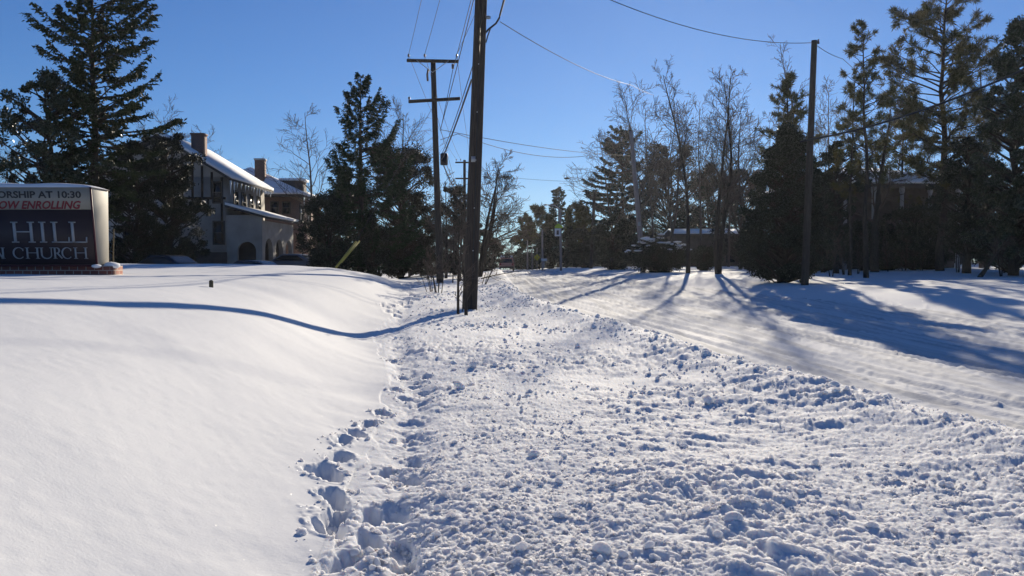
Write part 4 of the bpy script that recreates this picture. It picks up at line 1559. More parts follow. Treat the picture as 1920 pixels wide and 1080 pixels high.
def line(label, pts_list, r=0.012, sag=0.3, name='power_line', cat='power line', group='overhead wires'):
    mbx = MB()
    for (a, b, sg) in pts_list:
        a, b = np.array(a, float), np.array(b, float)
        t = np.linspace(0, 1, 25)
        pts = a + (b - a) * t[:, None]
        pts[:, 2] -= sg * 4 * t * (1 - t)
        mbx.tube(pts, r, 5, caps=False)
    return tag(mbx.build(name, M['wire'], smooth=True), label, cat, group)


# near pole
Y1 = 25.9
np_, A1, B1 = pole('utility_pole', 'tall dark wooden utility pole nearest the camera, with saplings at its foot', 881, 580, 902, 0, Y1, 0.215, 0.165, ext=1.36)
def loc1(px, py, dy=0.0):
    return P(px, py, Y1 + dy) - A1
topz = (B1 - A1)
c = topz * 0.955 + np.array([0, -0.2, 0])
arm, d1 = crossarm(np_, A1, c, 1.25)
INS1 = []
for s in (-1.15, -0.5, 1.15):
    p = c + d1 * s + np.array([0, 0, 0.07])
    insulator(np_, p)
    INS1.append(A1 + p + np.array([0, 0, .2]))
MB().tube([loc1(910, 32), loc1(918, 33, -.1)], 0.05, 8).build('bolt_bracket', M['steel'], np_)
mb = MB()
mb.tube([loc1(910, 62), loc1(916, 55, -.15), loc1(930, 44, -.25), loc1(937, 32, -.3)], 0.028, 6)
mb.build('cable_clamp', M['black_metal'], np_, smooth=True)
MB().tube([loc1(911, 80), loc1(915, 66, -.1), loc1(920, 52, -.15)], 0.02, 6).build('drip_loop', M['wire'], np_, smooth=True)
MB().tube([loc1(884, 575, -.22), loc1(890, 400, -.21), loc1(897, 150, -.19), loc1(902, -10, -.175)], 0.012, 5).build('ground_wire', M['black_metal'], np_, smooth=True)
for yy in (120, 210, 300, 390, 470):
    MB().tube([loc1(892 + (300 - yy) * .03, yy, -.2), loc1(892 + (300 - yy) * .03, yy, -.27)], 0.02, 6).build('bolt', M['steel'], np_, smooth=True)
MB().box(loc1(888, 300) + np.array([0, -.22, 0]), (0.12, 0.03, 0.16)).build('pole_tag', M['steel'], np_)

# second pole
Y2 = 42.0
p2, A2, B2 = pole('utility_pole', 'wooden utility pole with two crossarms, second from the camera', 825, 522, 812, 112, Y2, 0.17, 0.12)
c2 = P(812, 116, Y2) - A2 + np.array([0, -.18, 0])
arm, d2 = crossarm(p2, A2, c2, wpx(48, Y2), tilt=-0.02)
INS2 = []
for px in (767, 797, 857):
    p = P(px, 112, Y2) - A2 + np.array([0, -.18, 0])
    insulator(p2, p)
    INS2.append(A2 + p + np.array([0, 0, .2]))
c3 = P(815, 189, Y2) - A2 + np.array([0, -.18, 0])
crossarm(p2, A2, c3, wpx(48, Y2), tilt=0.06, braces=False)
insulator(p2, P(768, 192, Y2) - A2 + np.array([0, -.18, 0]))
MB().tube([P(803, 130, Y2) - A2, P(801, 140, Y2) - A2, P(802, 152, Y2) - A2], 0.05, 8).build('fuse_cutout', M['insulator'], p2, smooth=True)
MB().tube([P(849, 120, Y2) - A2, P(849, 129, Y2) - A2], 0.06, 8).build('arrester', M['insulator'], p2, smooth=True)
MB().lathe([(0, 0), (.16, 0), (.18, .05), (.18, .5), (.14, .55), (0, .56)], 12, P(831, 300, Y2) - A2 + np.array([0.05, -.1, -.25])).build('cable_box', M['black_metal'], p2, smooth=True)

# third pole, far along the same side
Y3 = 88.0
p3, A3, B3 = pole('utility_pole', 'distant utility pole with two crossarms, seen left of the nearest pole', 871, 500, 871, 300, Y3, 0.17, 0.13)
for py in (305, 335):
    crossarm(p3, A3, P(869, py, Y3) - A3 + np.array([0, -.2, 0]), wpx(15, Y3), braces=False)
INS3 = []
for px in (856, 864, 883):
    p = P(px, 303, Y3) - A3 + np.array([0, -.2, 0])
    insulator(p3, p)
    INS3.append(A3 + p + np.array([0, 0, .2]))

# lines of the left side: (beyond camera) - pole 1 - pole 2 - pole 3
back = np.array([3.0, -40.0, 0.6])
for nm, i in (("outermost", 0), ("middle", 1), ("innermost", 2)):
    a1, a2, a3 = INS1[i], INS2[i], INS3[i]
    line("thin power wire of the pole tops, %s of three from the road" % {0: "farthest", 1: "second", 2: "nearest"}[i],
         [(a1 + np.array([4.0, -45, .4]), a1, .7), (a1, a2, .12), (a2, a3, .5)], 0.011)
q1, q2, q3 = A1 + loc1(908, 36, -.1), P(829, 292, Y2), P(873, 372, Y3)
line("thick black telephone cable sagging from the nearest pole down to the second pole", [(q1 + np.array([3.6, -40, .5]), A1 + loc1(937, 30, -.3), .5), (A1 + loc1(884, 150, .2), P(828, 300, Y2), .1), (P(828, 300, Y2), q3, .6)], 0.03, name='telephone_cable', cat='cable')
line("telephone cable just above the thick one, between the nearest and second poles", [(A1 + loc1(886, 125, .2), P(829, 288, Y2), .12), (P(829, 288, Y2), P(873, 365, Y3), .5)], 0.016, name='telephone_cable', cat='cable')
line("wire from high on the nearest pole to the middle of the second pole", [(A1 + loc1(905, -70, .1), P(826, 242, Y2), .1)], 0.016)
line("wire from the nearest pole's top to under the second pole's crossarm", [(A1 + loc1(907, -95, .1), P(849, 131, Y2), .06), (P(849, 131, Y2), P(826, 245, Y2 + .1), .02)], 0.014)
line("guy strand slanting from the second pole down to the far verge of the lawn", [(P(815, 200, Y2), P(868, 392, Y3 - 6), .1)], 0.012)

# right-hand poles
Y4 = 66.0
p4, A4, B4 = pole('utility_pole', 'leaning grey wooden pole on the far verge with a long shadow across the road', 1206, 514, 1183, 246, Y4, 0.2, 0.14, wood='pole_grey')
MB().box(P(1198, 420, Y4) - A4 + np.array([0, -.2, 0]), (.2, .06, .3)).build('pole_tag', M['steel'], p4)
Y5 = 39.5
p5, A5, B5 = pole('utility_pole', 'tall utility pole in front of the dark evergreen on the right', 1509, 534, 1527, 76, Y5, 0.17, 0.125)
MB().lathe([(.05, 0), (.05, .1), (.025, .14), (.05, .18), (0, .2)], 10, P(1533, 83, Y5) - A5 + np.array([0, -.1, 0])).build('insulator', M['insulator'], p5, smooth=True)
Y6 = 98.0
p6, A6, B6 = pole('utility_pole', 'slim dark pole beside the road, right of the lime school sign', 1108, 500, 1115, 360, Y6, 0.2, 0.15)
MB().tube([P(1114, 388, Y6) - A6, P(1120, 383, Y6) - A6], 0.05, 6).build('bracket', M['black_metal'], p6)

line("long slack service wire from the nearest pole across the road to the right", [(A1 + loc1(938, 41, -.3), P(1185, 160, 47), .25), (P(1185, 160, 47), P(1225, 178, 56), .05), (P(1225, 178, 56), P(1240, 240, 78), .3)], 0.012, name='service_wire')
line("wire crossing the road high up to the tall pole on the right", [(A1 + loc1(904, -120, 0), P(1525, 80, Y5), .9), (P(1525, 80, Y5), P(1580, 110, 47), .1), (P(1580, 110, 47), P(1700, 190, 64), .3)], 0.014)
line("heavy black cable from the tall right pole out past the pines", [(P(1500, 266, Y5 + .2), P(1512, 263, Y5), .0), (P(1512, 263, Y5), P(1960, 112, 30), .35)], 0.042, name='telephone_cable', cat='cable')
line("upper of the two wires crossing the road from the second pole", [(P(826, 243, Y2), P(1187, 292, Y4), .25)], 0.016)
line("lower, deeper sagging wire crossing the road from the second pole", [(P(826, 262, Y2), P(858, 251, Y2 + 1.5), .0), (P(858, 251, Y2 + 1.5), P(1184, 268, Y4), 1.1)], 0.016)
line("far wire strung across the road with a small lamp hanging from it", [(P(873, 322, Y3), P(1150, 340, 95), .35)], 0.014)
gl = thing('hanging_lamp', 'small dark lamp hanging from a wire over the middle of the distant road', 'street lamp', P(1063, 334, 91.6))
MB().lathe([(0, .12), (.05, .1), (.3, .0), (.32, -.06), (.2, -.1), (0, -.12)], 14).build('shade', M['black_metal'], gl, smooth=True)
MB().tube([(0, 0, .1), (0, 0, .34)], .02, 6).build('hanger', M['black_metal'], gl)

# guy-wire guard
gg = thing('guy_wire', 'slanting yellow guy-wire guard at the lawn edge in front of the spruce', 'guy wire', P(630, 494, 34.5))
ga, gb = P(630, 494, 34.5), P(668, 453, 35.4)
MB().tube([(0, 0, -.15), gb - ga], 0.045, 8).build('guard', M['yellow'], gg, smooth=True)
gc = P(640, 487, 34.9); gd = P(674, 452, 35.9)
MB().tube([gc - ga - np.array([0, 0, .1]), gd - ga], 0.035, 8).build('guard', M['yellow'], gg, smooth=True)
MB().tube([gb - ga, P(812, 200, Y2) - ga], 0.01, 5, caps=False).build('strand', M['wire'], gg)

# street signs and posts far up the road
ss = thing('school_sign', 'lime and white road sign on a tall pole beside the far road', 'road sign', on_ground(1052, 101))
k = 101 / FPX
def SSP(px, py):
    return P(px, py, 101.0) - np.array(ss.location)
MB().tube([(0, 0, -.3), SSP(1051, 440), SSP(1050, 392)], 0.14, 10).build('post', M['pole_grey'], ss, smooth=True)
def plate(pts, th):
    pts = [np.array(p, float) for p in pts]
    b = [p + np.array([0, th, 0]) for p in pts]
    m_ = MB()
    k_ = len(pts)
    m_.poly(pts[::-1]); m_.poly(b)
    for i in range(k_):
        j = (i + 1) % k_
        m_.add([pts[i], pts[j], b[j], b[i]], [[0, 1, 2, 3]])
    return m_
f_ = np.array([0, -.2, 0])
plate([SSP(a, b) + f_ for a, b in [(1040, 428), (1040, 424), (1047, 419), (1055, 424), (1055, 428)]], .02).build('lime_plate', M['lime'], ss)
plate([SSP(a, b) + f_ for a, b in [(1040, 443), (1040, 428.6), (1051, 428.6), (1051, 443)]], .02).build('white_plate', M['white_sign'], ss)
MB().box(SSP(1045.5, 436) + f_ + np.array([0, -.012, 0]), (.26, .012, .5)).build('marking', M['grey_ink'], ss)
MB().tube([SSP(1050, 392), SSP(1040, 385), SSP(1026, 384)], .05, 7).build('lamp_arm', M['steel'], ss, smooth=True)
MB().lathe([(0, .1), (.2, .06), (.26, -.02), (.16, -.08), (0, -.1)], 12, SSP(1023, 384)).build('lamp_head', M['steel'], ss, smooth=True)
yw = thing('warning_sign', 'small yellow diamond warning sign low beside the far road', 'road sign', on_ground(1007, 118))
def YP(px, py, Y=118.0):
    return P(px, py, Y) - np.array(yw.location)
MB().tube([(0, 0, -.3), YP(1007, 465)], 0.06, 8).build('post', M['pole_grey'], yw)
plate([YP(a, b) + np.array([0, -.09, 0]) for a, b in [(1007, 489), (1001.5, 482.5), (1007, 476), (1012.5, 482.5)]], .02).build('plate', M['yellow_sign'], yw)
MB().box(YP(1007, 482.5) + np.array([0, -.105, 0]), (.08, .01, .3)).build('marking', M['grey_ink'], yw)
for (px, Y, top, r, lb) in [(1017, 113, 430, .13, 'pale wooden pole between the yellow and lime signs'),
                            (989, 128, 450, .12, 'short far pole at the roadside nearest the vanishing road'),
                            (998, 124, 462, .1, 'thin far post left of the yellow warning sign')]:
    pole('roadside_pole', lb, px, 500, px, top, Y, r, r * .8, wood='pole_grey', cat='pole', n=10)
ps = thing('street_sign', 'small pale sign on a thin post below the lime school sign', 'road sign', on_ground(1020, 108))
MB().tube([(0, 0, -.2), (0, 0, 1.5)], .04, 8).build('post', M['steel'], ps)
MB().box((0, -.06, 1.35), (.75, .03, .3)).build('plate', M['white_sign'], ps)
mbx = thing('mailbox', 'small black roadside mailbox on a post near the dark hedge', 'mailbox', on_ground(1147, 80))
MB().tube([(0, 0, -.2), (0, 0, .8)], .05, 8).build('post', M['pole'], mbx)
an = np.linspace(0, np.pi, 9)
prf = [(-.14, .8)] + [(-.14 * math.cos(q), .98 + .14 * math.sin(q)) for q in an] + [(.14, .8)]
m_ = MB(); kk = len(prf)
v = [(x, -.28, z) for x, z in prf] + [(x, .28, z) for x, z in prf]
m_.add(v, [[i, (i + 1) % kk, kk + (i + 1) % kk, kk + i] for i in range(kk)])
m_.poly(v[:kk]); m_.poly(v[kk:][::-1])
m_.build('box', M['black_metal'], mbx)
MB().box((.16, -.1, 1.02), (.02, .04, .22)).build('flag', M['letter_red'], mbx)

# ------------------------------------------------------------------ trees, left side
T_conifer('huge open-branched conifer behind the church sign, its top beyond the photo', 181, 46, -60, 200, foliage='hemlock', nbr=290, z0=0.2, droop=0.4, up=0.22, irr=0.5, chaos=.55, pts_prof=([0, .2, .3, .45, .6, .75, .9, 1], [.2, .4, .62, .8, .8, .66, .45, .1]), leafL=.26, leafW=.085, step=.15, hang=.55, name='hemlock_tree', tr=.3)
T_leafy('round dense glossy evergreen at the photo\'s left, leaning against the huge conifer', 96, 44.5, 128, 178, foliage='magnolia', name='magnolia_tree', z0=.12, ncl=110, nleaf=190, leaf=.17, cl=.19, rough=.7)
T_leafy('dark ragged evergreen covering the left half of the stucco house', 312, 53, 246, 136, foliage='darkleaf', z0=.04, ncl=150, nleaf=260, leaf=.14, shape='vase', cl=.2, rough=.5)
T_leafy('dark evergreen filling the gap between church sign and stucco house', 248, 51, 262, 130, foliage='darkleaf', z0=.06, ncl=110, nleaf=260, leaf=.14, cl=.2, rough=.5)
T_bare('small bare tree showing its fan of twigs above the stucco roof', 335, 92, 195, .16, spread=.75, start=.45, nmain=16, kids=(6, 5))
T_bare('bare treetop just right of the first chimney, behind the roof', 377, 98, 228, .13, spread=.6, start=.5, nmain=12, kids=(6, 4))
T_bare('pale bare tree at the photo\'s left edge, low in the sky', 12, 80, 255, .16, spread=.85, start=.25, nmain=16, kids=(6, 5))
T_bare('bare tree beyond the photo\'s left edge reaching in', -70, 76, 245, .16, spread=.85, start=.25, nmain=14, kids=(6, 4))
T_conifer('tall conical spruce with upturned branch tips, beside the brick house', 676, 52, 139, 204, foliage='spruce', nbr=150, z0=.08, droop=.6, up=.75, irr=.28, prof=.8, leafL=.19, leafW=.055, step=.06, hang=1.0)
T_leafy('broad brown-green ivy-clad tree right of the tall spruce', 752, 57, 268, 168, foliage='ivyleaf', z0=.05, ncl=180, nleaf=240, leaf=.14, shape='vase', cl=.17, rough=.45)
T_leafy('dense dark shrub at the foot of the tall spruce, by the brick house', 612, 48, 360, 124, foliage='darkleaf', name='evergreen_shrub', cat='shrub', z0=.03, ncl=90, nleaf=260, leaf=.11, cl=.22, rough=.5, stems=3)
T_leafy('low dark shrub under the spruce beside the yellow guy guard', 700, 50, 400, 80, foliage='darkleaf', name='evergreen_shrub', cat='shrub', z0=.03, ncl=50, nleaf=220, leaf=.11, cl=.24, rough=.5, stems=3)
T_bare('bare tree showing faintly behind the spruce\'s left side', 598, 74, 186, .15, spread=.7, start=.3, nmain=18, kids=(6, 5))
T_bare('bare tree with a fan of fine twigs right of the spruce', 770, 68, 190, .2, spread=.8, start=.35, nmain=22, kids=(7, 5, 4))
T_leafy('dark tangled evergreen between the two near poles', 853, 60, 345, 92, foliage='ivyleaf', z0=.04, ncl=90, nleaf=200, leaf=.14, shape='vase', cl=.2, rough=.6)
T_bare('wide bare tree arching out to the right from behind the nearest pole', 900, 56, 302, .14, spread=.95, start=.28, nmain=13, kids=(8, 6, 4), stems=3, lean=(.26, 0), up=.12, bark='bark', ratio=.5, twig=.013)
T_bare('small bare tree under the arching tree beside the far road', 918, 84, 400, .1, spread=.7, start=.2, nmain=12, kids=(5, 4), stems=2)
T_leafy('low brown thicket beside the far road, left of the maroon car', 908, 78, 430, 74, foliage='ivyleaf', name='thicket', cat='shrub', z0=.02, ncl=60, nleaf=150, leaf=.15, cl=.22, rough=.6, stems=3)
T_leafy('brown thicket behind the second pole\'s foot', 800, 62, 410, 90, foliage='ivyleaf', name='thicket', cat='shrub', z0=.02, ncl=60, nleaf=170, leaf=.14, cl=.22, rough=.6, stems=3)

T_leafy('dark evergreen added beyond the porch to shade it, hidden behind the tall spruce', 648, 74, 318, 124, foliage='darkleaf', z0=.03, ncl=140, nleaf=190, leaf=.18, shape='column', cl=.2, rough=.4)  # unseen tree, added to keep the sun off the porch side
T_bare('bare tree with dense twigs just left of the second pole', 836, 50, 325, .09, spread=.8, start=.15, nmain=18, kids=(7, 5), bark='bark', twig=.011)
T_bare('bare twiggy tree in the gap between the second and nearest poles', 862, 47, 352, .08, spread=.8, start=.12, nmain=18, kids=(7, 5), bark='bark', twig=.011)
# saplings and stems round the poles
def sapling(label, px, py, top, r, yref=None, **k):
    g = ground_hit(px, py) if yref is None else on_ground(px, yref)
    h = P(px, top, g[1])[2] - g[2]
    kk = dict(levels=2, nmain=14, kids=(5,), start=.15, up=.5, spread=.6, twig=.007, ratio=.42)
    kk.update(k)
    tb, cb, ba = bare(sd(), h, r, **kk)
    return plant('sapling', label, 'sapling', g, tb, cb, M['bark'], M['twig'], 'saplings round the near poles', 'branches')
sapling('taller thin sapling standing just left of the nearest pole', 859, 588, 385, .04, lean=(-.03, 0))
sapling('crooked sapling touching the foot of the nearest pole', 874, 590, 420, .05, lean=(.02, 0))
sapling('twig-thin sapling between the two saplings at the nearest pole', 867, 584, 490, .014, nmain=5)
sapling('many-stemmed bare bush at the second pole\'s foot', 822, 548, 455, .018, stems=8, nmain=6, start=.25, lean=(0, 0))
sapling('thin bare bush left of the second pole', 806, 546, 470, .014, stems=5, nmain=5, lean=(-.25, 0))
sapling('bare bush reaching right past the nearest pole', 905, 533, 455, .016, stems=5, nmain=5, lean=(.35, 0))
sapling('thin bare stem rising behind the nearest pole', 849, 530, 400, .03, nmain=10)
# fallen branch
g = ground_hit(925, 527)
tb, cb, ba = bare(sd(), 2.6, .03, levels=2, nmain=9, kids=(5,), start=.1, twig=.006, spread=.7)
fb = thing('fallen_branch', 'fallen bare branch lying on the snow right of the nearest pole', 'branch', g + np.array([-.6, 0, .12]))
fb.rotation_euler = (R(8), R(76), R(10))
tb.build('stem', M['bark'], fb, smooth=True); cb.build('twigs', M['twig'], fb)

# ------------------------------------------------------------------ trees, right side
T_conifer('bluish dense conifer left of the leaning grey pole', 1166, 150, 246, 124, foliage='bluespruce', nbr=260, z0=.05, droop=.3, up=.2, irr=.4, chaos=.25, prof=.45, leafL=.55, leafW=.22, step=.26)
T_leafy('dark evergreen thicket right behind the leaning grey pole', 1250, 135, 268, 150, foliage='ivyleaf', z0=.05, ncl=130, nleaf=190, leaf=.32, shape='vase', cl=.19, rough=.5)
T_leafy('broad dark hedge-like evergreen at the far end of the right verge', 1150, 82, 395, 104, foliage='darkleaf', name='evergreen_shrub', cat='shrub', z0=.03, ncl=80, nleaf=200, leaf=.17, cl=.22, rough=.4, stems=2)
T_bare('bare tree with wide left-reaching twigs beside the bluish conifer', 1205, 80, 160, .2, spread=.95, start=.3, nmain=22, kids=(7, 5, 4))
T_bare('slim bare tree rising behind the thicket, left of the two verge trees', 1247, 76, 178, .15, spread=.55, start=.3, nmain=18, kids=(6, 5, 3))
T_bare('tall bare tree on the far verge, left of the twin-trunked one', 1290, 60, 98, .16, spread=.5, start=.34, nmain=22, kids=(7, 5, 4), bark='bark')
T_bare('twin-trunked bare tree on the far verge', 1346, 57, 122, .17, spread=.6, start=.3, nmain=20, kids=(7, 5, 4), stems=2, bark='bark')
T_bare('bushy bare tree between the twin trunks and the broad evergreen', 1388, 74, 190, .16, spread=.8, start=.2, nmain=20, kids=(7, 5, 4))
T_bare('tall thin bare tree poking up behind the broad evergreen', 1476, 57, 45, .13, spread=.42, start=.35, nmain=18, kids=(6, 4))
T_leafy('dark evergreen mass behind the two bare verge trees', 1330, 118, 305, 130, foliage='darkleaf', z0=.08, ncl=110, nleaf=190, leaf=.28, cl=.2, rough=.6)
T_leafy('brown evergreen mass behind the twin trunks and left of the broad evergreen', 1395, 100, 310, 124, foliage='ivyleaf', z0=.1, ncl=100, nleaf=190, leaf=.24, cl=.2, rough=.6)
for px, Y, top, lb in [(1226, 96, 172, 'faint bare tree just right of the leaning grey pole'), (1268, 92, 185, 'faint bare tree left of the tall verge tree'),
                       (1316, 90, 168, 'faint bare tree between the two verge trees'), (1366, 94, 176, 'faint bare tree right behind the twin trunks'),
                       (1418, 86, 214, 'faint low bare tree left above the broad evergreen'), (1150, 100, 236, 'faint bare tree reaching left over the bluish conifer'),
                       (1560, 84, 150, 'faint bare tree between the tall pole and the slender pine'), (1530, 92, 190, 'faint bare tree right behind the tall pole'),
                       (1800, 88, 120, 'faint bare tree right of the tallest pine')]:
    T_bare(lb, px, Y, top, .15, spread=.75, start=.25, nmain=20, kids=(7, 5, 3))
# snow-laden bush
t, cs, cr = T_leafy('broad bush with snow lying on top, behind the leaning grey pole', 1235, 65, 449, 136, foliage='darkleaf', name='snowy_bush', cat='shrub', z0=.02, ncl=80, nleaf=220, leaf=.12, cl=.22, rough=.3, stems=4)
rg = np.random.default_rng(77)
m_ = MB()
for c_, r_ in zip(cs, cr):
    if c_[2] > 0.5 * cs[:, 2].max():
        v = clod_shape(rg, .3)
        m_.add(v * np.array([r_ * .5, r_ * .5, .07]) + c_ + np.array([rg.normal(0, .1), 0, r_ * .72]), IF)
m_.build('snow_tufts', M['snow_cap'], t, smooth=True)

T_leafy('big dense broad evergreen at the road\'s right edge, casting the wide shadow', 1474, 42, 232, 176, foliage='darkleaf', name='broad_evergreen', z0=.05, ncl=280, nleaf=330, leaf=.11, shape='column', cl=.16, rough=.35, stems=2, tr=.16)
T_pine('bushy pine top rising above the broad evergreen', 1470, 50, 148, 112, nbr=70, z0=.45, dens=1.2)
T_pine('slender pine with a tufted top, first right of the tall pole', 1624, 47, 48, 120, nbr=52, z0=.38, r0=.16, lean=-.012)
T_pine('thin dark pine half hidden left of the slender pine', 1593, 51, 140, 96, nbr=44, z0=.4, r0=.12)
T_pine('tallest, widest pine with rusty tufts, its top beyond the photo', 1762, 58, -45, 250, nbr=104, z0=.28, r0=.3, tuft=.42, dens=1.15, needle=.036)
T_pine('smaller pine in the gap between the slender and tallest pines', 1690, 68, 205, 120, nbr=60, z0=.3)
T_leafy('massive glossy evergreen filling the photo\'s right edge', 1900, 48, 22, 150, foliage='magnolia', name='magnolia_tree', z0=.06, ncl=190, nleaf=220, leaf=.17, shape='column', cl=.2, rough=.5, tr=.28)
T_leafy('dark evergreen right of the tall pole, below the slender pines', 1568, 55, 262, 96, foliage='darkleaf', z0=.12, ncl=100, nleaf=190, leaf=.15, cl=.2, rough=.6)
T_leafy('dark evergreen in front of the porch house, beside the tallest pine', 1712, 61, 385, 130, foliage='darkleaf', z0=.12, ncl=110, nleaf=190, leaf=.16, cl=.19, rough=.6, tr=.2)
T_leafy('dark spreading evergreen between the tallest pine and the right edge', 1812, 52, 255, 120, foliage='darkleaf', z0=.14, ncl=110, nleaf=200, leaf=.15, cl=.2, rough=.6, tr=.26)
T_bare('thick-trunked bare tree below the slender pine', 1640, 57, 180, .3, spread=.7, start=.3, nmain=20, kids=(7, 5), bark='bark')
T_bare('bare tree whose twigs show between the tallest pine and the right edge', 1840, 66, 60, .2, spread=.7, start=.35, nmain=20, kids=(7, 5))
T_bare('fine bare tree behind the smaller pine in the gap', 1680, 78, 190, .15, spread=.8, start=.25, nmain=18, kids=(7, 5))
T_bare('leaning bare stem slanting right from the trunks at the right edge', 1836, 46, 420, .13, spread=.7, start=.5, nmain=8, kids=(5, 4), lean=(.75, 0), bark='bark', name='leaning_tree')
US = [(1560, 50, 'thin undergrowth stems nearest the broad evergreen'), (1585, 52, 'thin undergrowth stems below the slender pine, left of its trunk'),
      (1606, 54, 'thin undergrowth stems in front of the porch columns'), (1668, 58, 'thin undergrowth right of the thick bare trunk'),
      (1695, 60, 'thin undergrowth below the middle of the porch house'), (1728, 60, 'thin undergrowth left of the tallest pine\'s trunk'),
      (1795, 54, 'thin undergrowth right of the tallest pine\'s trunk'), (1880, 47, 'thin bare undergrowth under the right edge evergreen')]
for px, Y, lb in US:
    g, h = place(px, Y, 430)
    tb, cb, ba = bare(sd(), h, .035, levels=2, nmain=9, kids=(5,), start=.2, spread=.6, stems=3, twig=.007)
    plant('undergrowth_shrub', lb, 'shrub', g, tb, cb, M['bark'], M['twig'], 'bare undergrowth under the right trees', 'branches')
for px, Y, top, w, lb in [(1660, 62, 462, 90, 'low dark evergreen shrub in front of the porch house, left one'), (1740, 63, 465, 90, 'low dark evergreen shrub in front of the porch house, right one'),
                          (1545, 58, 430, 80, 'dark shrub behind the broad evergreen\'s right foot'), (1890, 52, 420, 110, 'reddish dark shrub under the right edge evergreen'),
                          (1410, 60, 440, 60, 'dark shrub close behind the broad evergreen\'s left side'), (1320, 70, 462, 70, 'dark shrub between the two bare verge trees')]:
    T_leafy(lb, px, Y, top, w, foliage='darkleaf', name='evergreen_shrub', cat='shrub', z0=.1, ncl=50, nleaf=190, leaf=.13, cl=.24, rough=.5, stems=3)
for px, Y, top, w, lb in [(1615, 62, 415, 90, 'dark evergreen hiding the left part of the porch house'), 
                          (1770, 70, 300, 120, 'dark evergreen behind the tallest pine\'s trunk'), (1850, 60, 300, 110, 'dark evergreen wedged left of the right edge evergreen'),
                          (1530, 62, 300, 100, 'dark evergreen directly behind the tall pole on the right')]:
    T_leafy(lb, px, Y, top, w, foliage='darkleaf', z0=.1, ncl=90, nleaf=190, leaf=.17, cl=.2, rough=.6)
# evergreens just outside the frame on the right that shade the road
T_leafy('evergreen beyond the photo\'s right edge, its twigs at the border', 1985, 45, 90, 150, foliage='magnolia', name='magnolia_tree', z0=.06, ncl=110, nleaf=190, leaf=.18, shape='column', cl=.22, rough=.5)

# ------------------------------------------------------------------ the far end of the road
T_conifer('pointed conifer standing highest above the far end of the road', 1047, 132, 352, 74, foliage='bluespruce', nbr=150, z0=.1, droop=.3, up=.3, irr=.3, prof=.7, leafL=.4, leafW=.18, step=.25)
for px, Y, top, w, lb in [(1012, 126, 392, 60, 'round-topped far pine left of the pointed conifer'), (1080, 120, 388, 56, 'round-topped far pine right of the pointed conifer'),
                          (1098, 112, 392, 44, 'small far pine just left of the slim dark pole'), (990, 140, 408, 44, 'outermost round-topped far pine, nearest the road gap')]:
    T_pine(lb, px, Y, top, w, nbr=34, z0=.45, tuft=.55, needle=.09, group='round-topped pines at the far end')
for px, Y, top, w, lb in [(975, 150, 442, 46, 'far brown tree nearest the vanishing road'), (1000, 138, 436, 50, 'far brown tree behind the yellow warning sign'),
                          (1030, 122, 428, 56, 'far dark tree behind the pale pole'), (1062, 116, 424, 60, 'far dark tree behind the lime sign'), (1092, 104, 428, 50, 'far dark tree at the slim pole\'s foot')]:
    T_leafy(lb, px, Y, top, w, foliage='farleaf', name='far_tree', cat='tree', z0=.04, ncl=60, nleaf=110, leaf=.32, shape='vase', cl=.22, rough=.5)
for px, Y, top, lb in [(962, 170, 452, 'faint far bare tree left in the road gap'), (958, 190, 462, 'faintest bare tree, deepest in the road gap')]:
    T_bare(lb, px, Y, top, .14, spread=.8, start=.2, nmain=14, kids=(5, 3))
T_leafy('far brown tree left of the road, behind the maroon car', 925, 135, 448, 44, foliage='farleaf', name='far_tree', cat='tree', z0=.04, ncl=50, nleaf=110, leaf=.3, shape='vase', cl=.22, rough=.5)
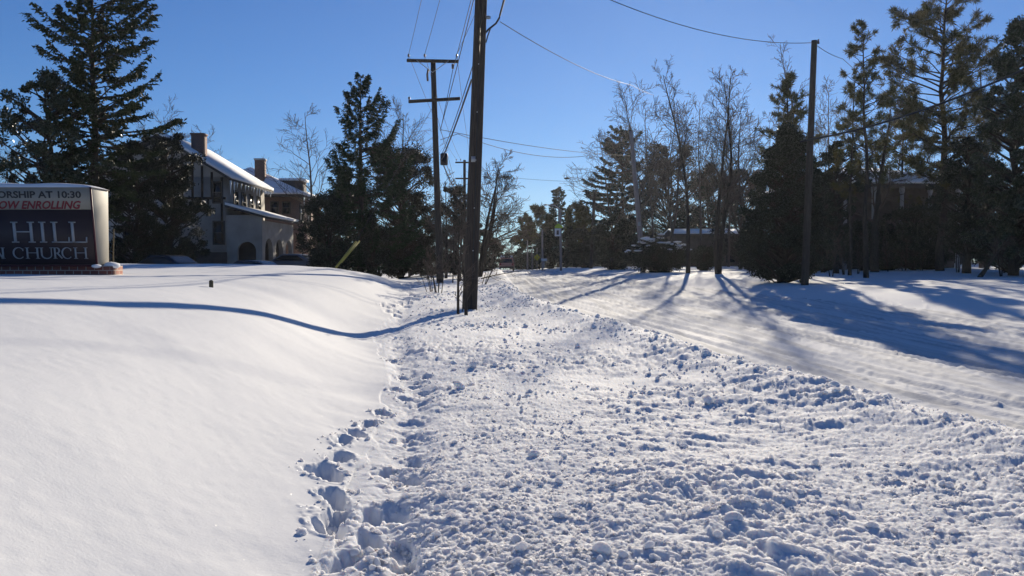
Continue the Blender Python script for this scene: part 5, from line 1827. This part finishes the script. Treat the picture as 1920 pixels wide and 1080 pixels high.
# woods that close the view: reads as one mass
rg = np.random.default_rng(21)
fw = MB()
spots = []
for i in range(420):
    u = rg.random()
    side = rg.random()
    if side < .5:
        y = rg.uniform(130, 330); x = f_right(y) + 4 + rg.uniform(0, 90)
    elif side < .8:
        y = rg.uniform(120, 330); x = f_foot(y) - 6 - rg.uniform(0, 110)
    else:
        y = rg.uniform(360, 420); x = rg.uniform(-120, 60)
    spots.append((x, y))
for i in range(150):
    y = rg.uniform(88, 135)
    spots.append((rg.uniform(.42, .95) * y, y))
for i in range(60):
    y = rg.uniform(105, 140)
    spots.append((-rg.uniform(.14, .75) * y, y))
for (x, y) in spots:
    z = float(H_smooth(x, y))
    h = rg.uniform(3.5, 7.0) if x < 0 else rg.uniform(4.5, 8.5)
    if y > 350: h = rg.uniform(7, 10)
    if y < 141 and abs(x) > 14: h = rg.uniform(3.2, 5.5) if x < 0 else rg.uniform(4.5, 9)
    N = 260
    v = rg.normal(0, 1, (N, 3))
    v /= np.linalg.norm(v, axis=1)[:, None]
    c_ = v * (rg.random(N) ** .5)[:, None] * np.array([h * .38, h * .38, h * .5]) * (1 + .25 * rg.normal(0, 1, (N, 1))) + np.array([x, y, z + h * .52])
    c_[:, 2] = np.maximum(c_[:, 2], z)
    fw.quads(card_quads(c_, v + rg.normal(0, .7, (N, 3)), rg.normal(0, 1, (N, 3)), .7 * (.6 + .8 * rg.random(N)), .4 * (.6 + .8 * rg.random(N))))
tag(fw.build('far_woods', M['farleaf']), 'far winter woods closing the view at the end of the road', 'woods', kind='stuff')

# ------------------------------------------------------------------ haze added for veiling lens glare and the far treeline's fade
hz = MB().box2((-700, -60, -12), (700, 600, 45))
hz_m = bpy.data.materials.new("glare_haze")
hz_m.use_nodes = True
_n = hz_m.node_tree
_n.nodes.clear()
_o = _n.nodes.new("ShaderNodeOutputMaterial")
_v = _n.nodes.new("ShaderNodeVolumePrincipled")
_v.inputs["Color"].default_value = (0.9, 0.93, 1.0, 1)
_v.inputs["Density"].default_value = 0.00011
_v.inputs["Anisotropy"].default_value = 0.6
_n.links.new(_v.outputs[0], _o.inputs["Volume"])
tag(hz.build("haze", hz_m), "thin haze added for lens glare over the dark trees and the fading far treeline", "haze", kind="stuff")
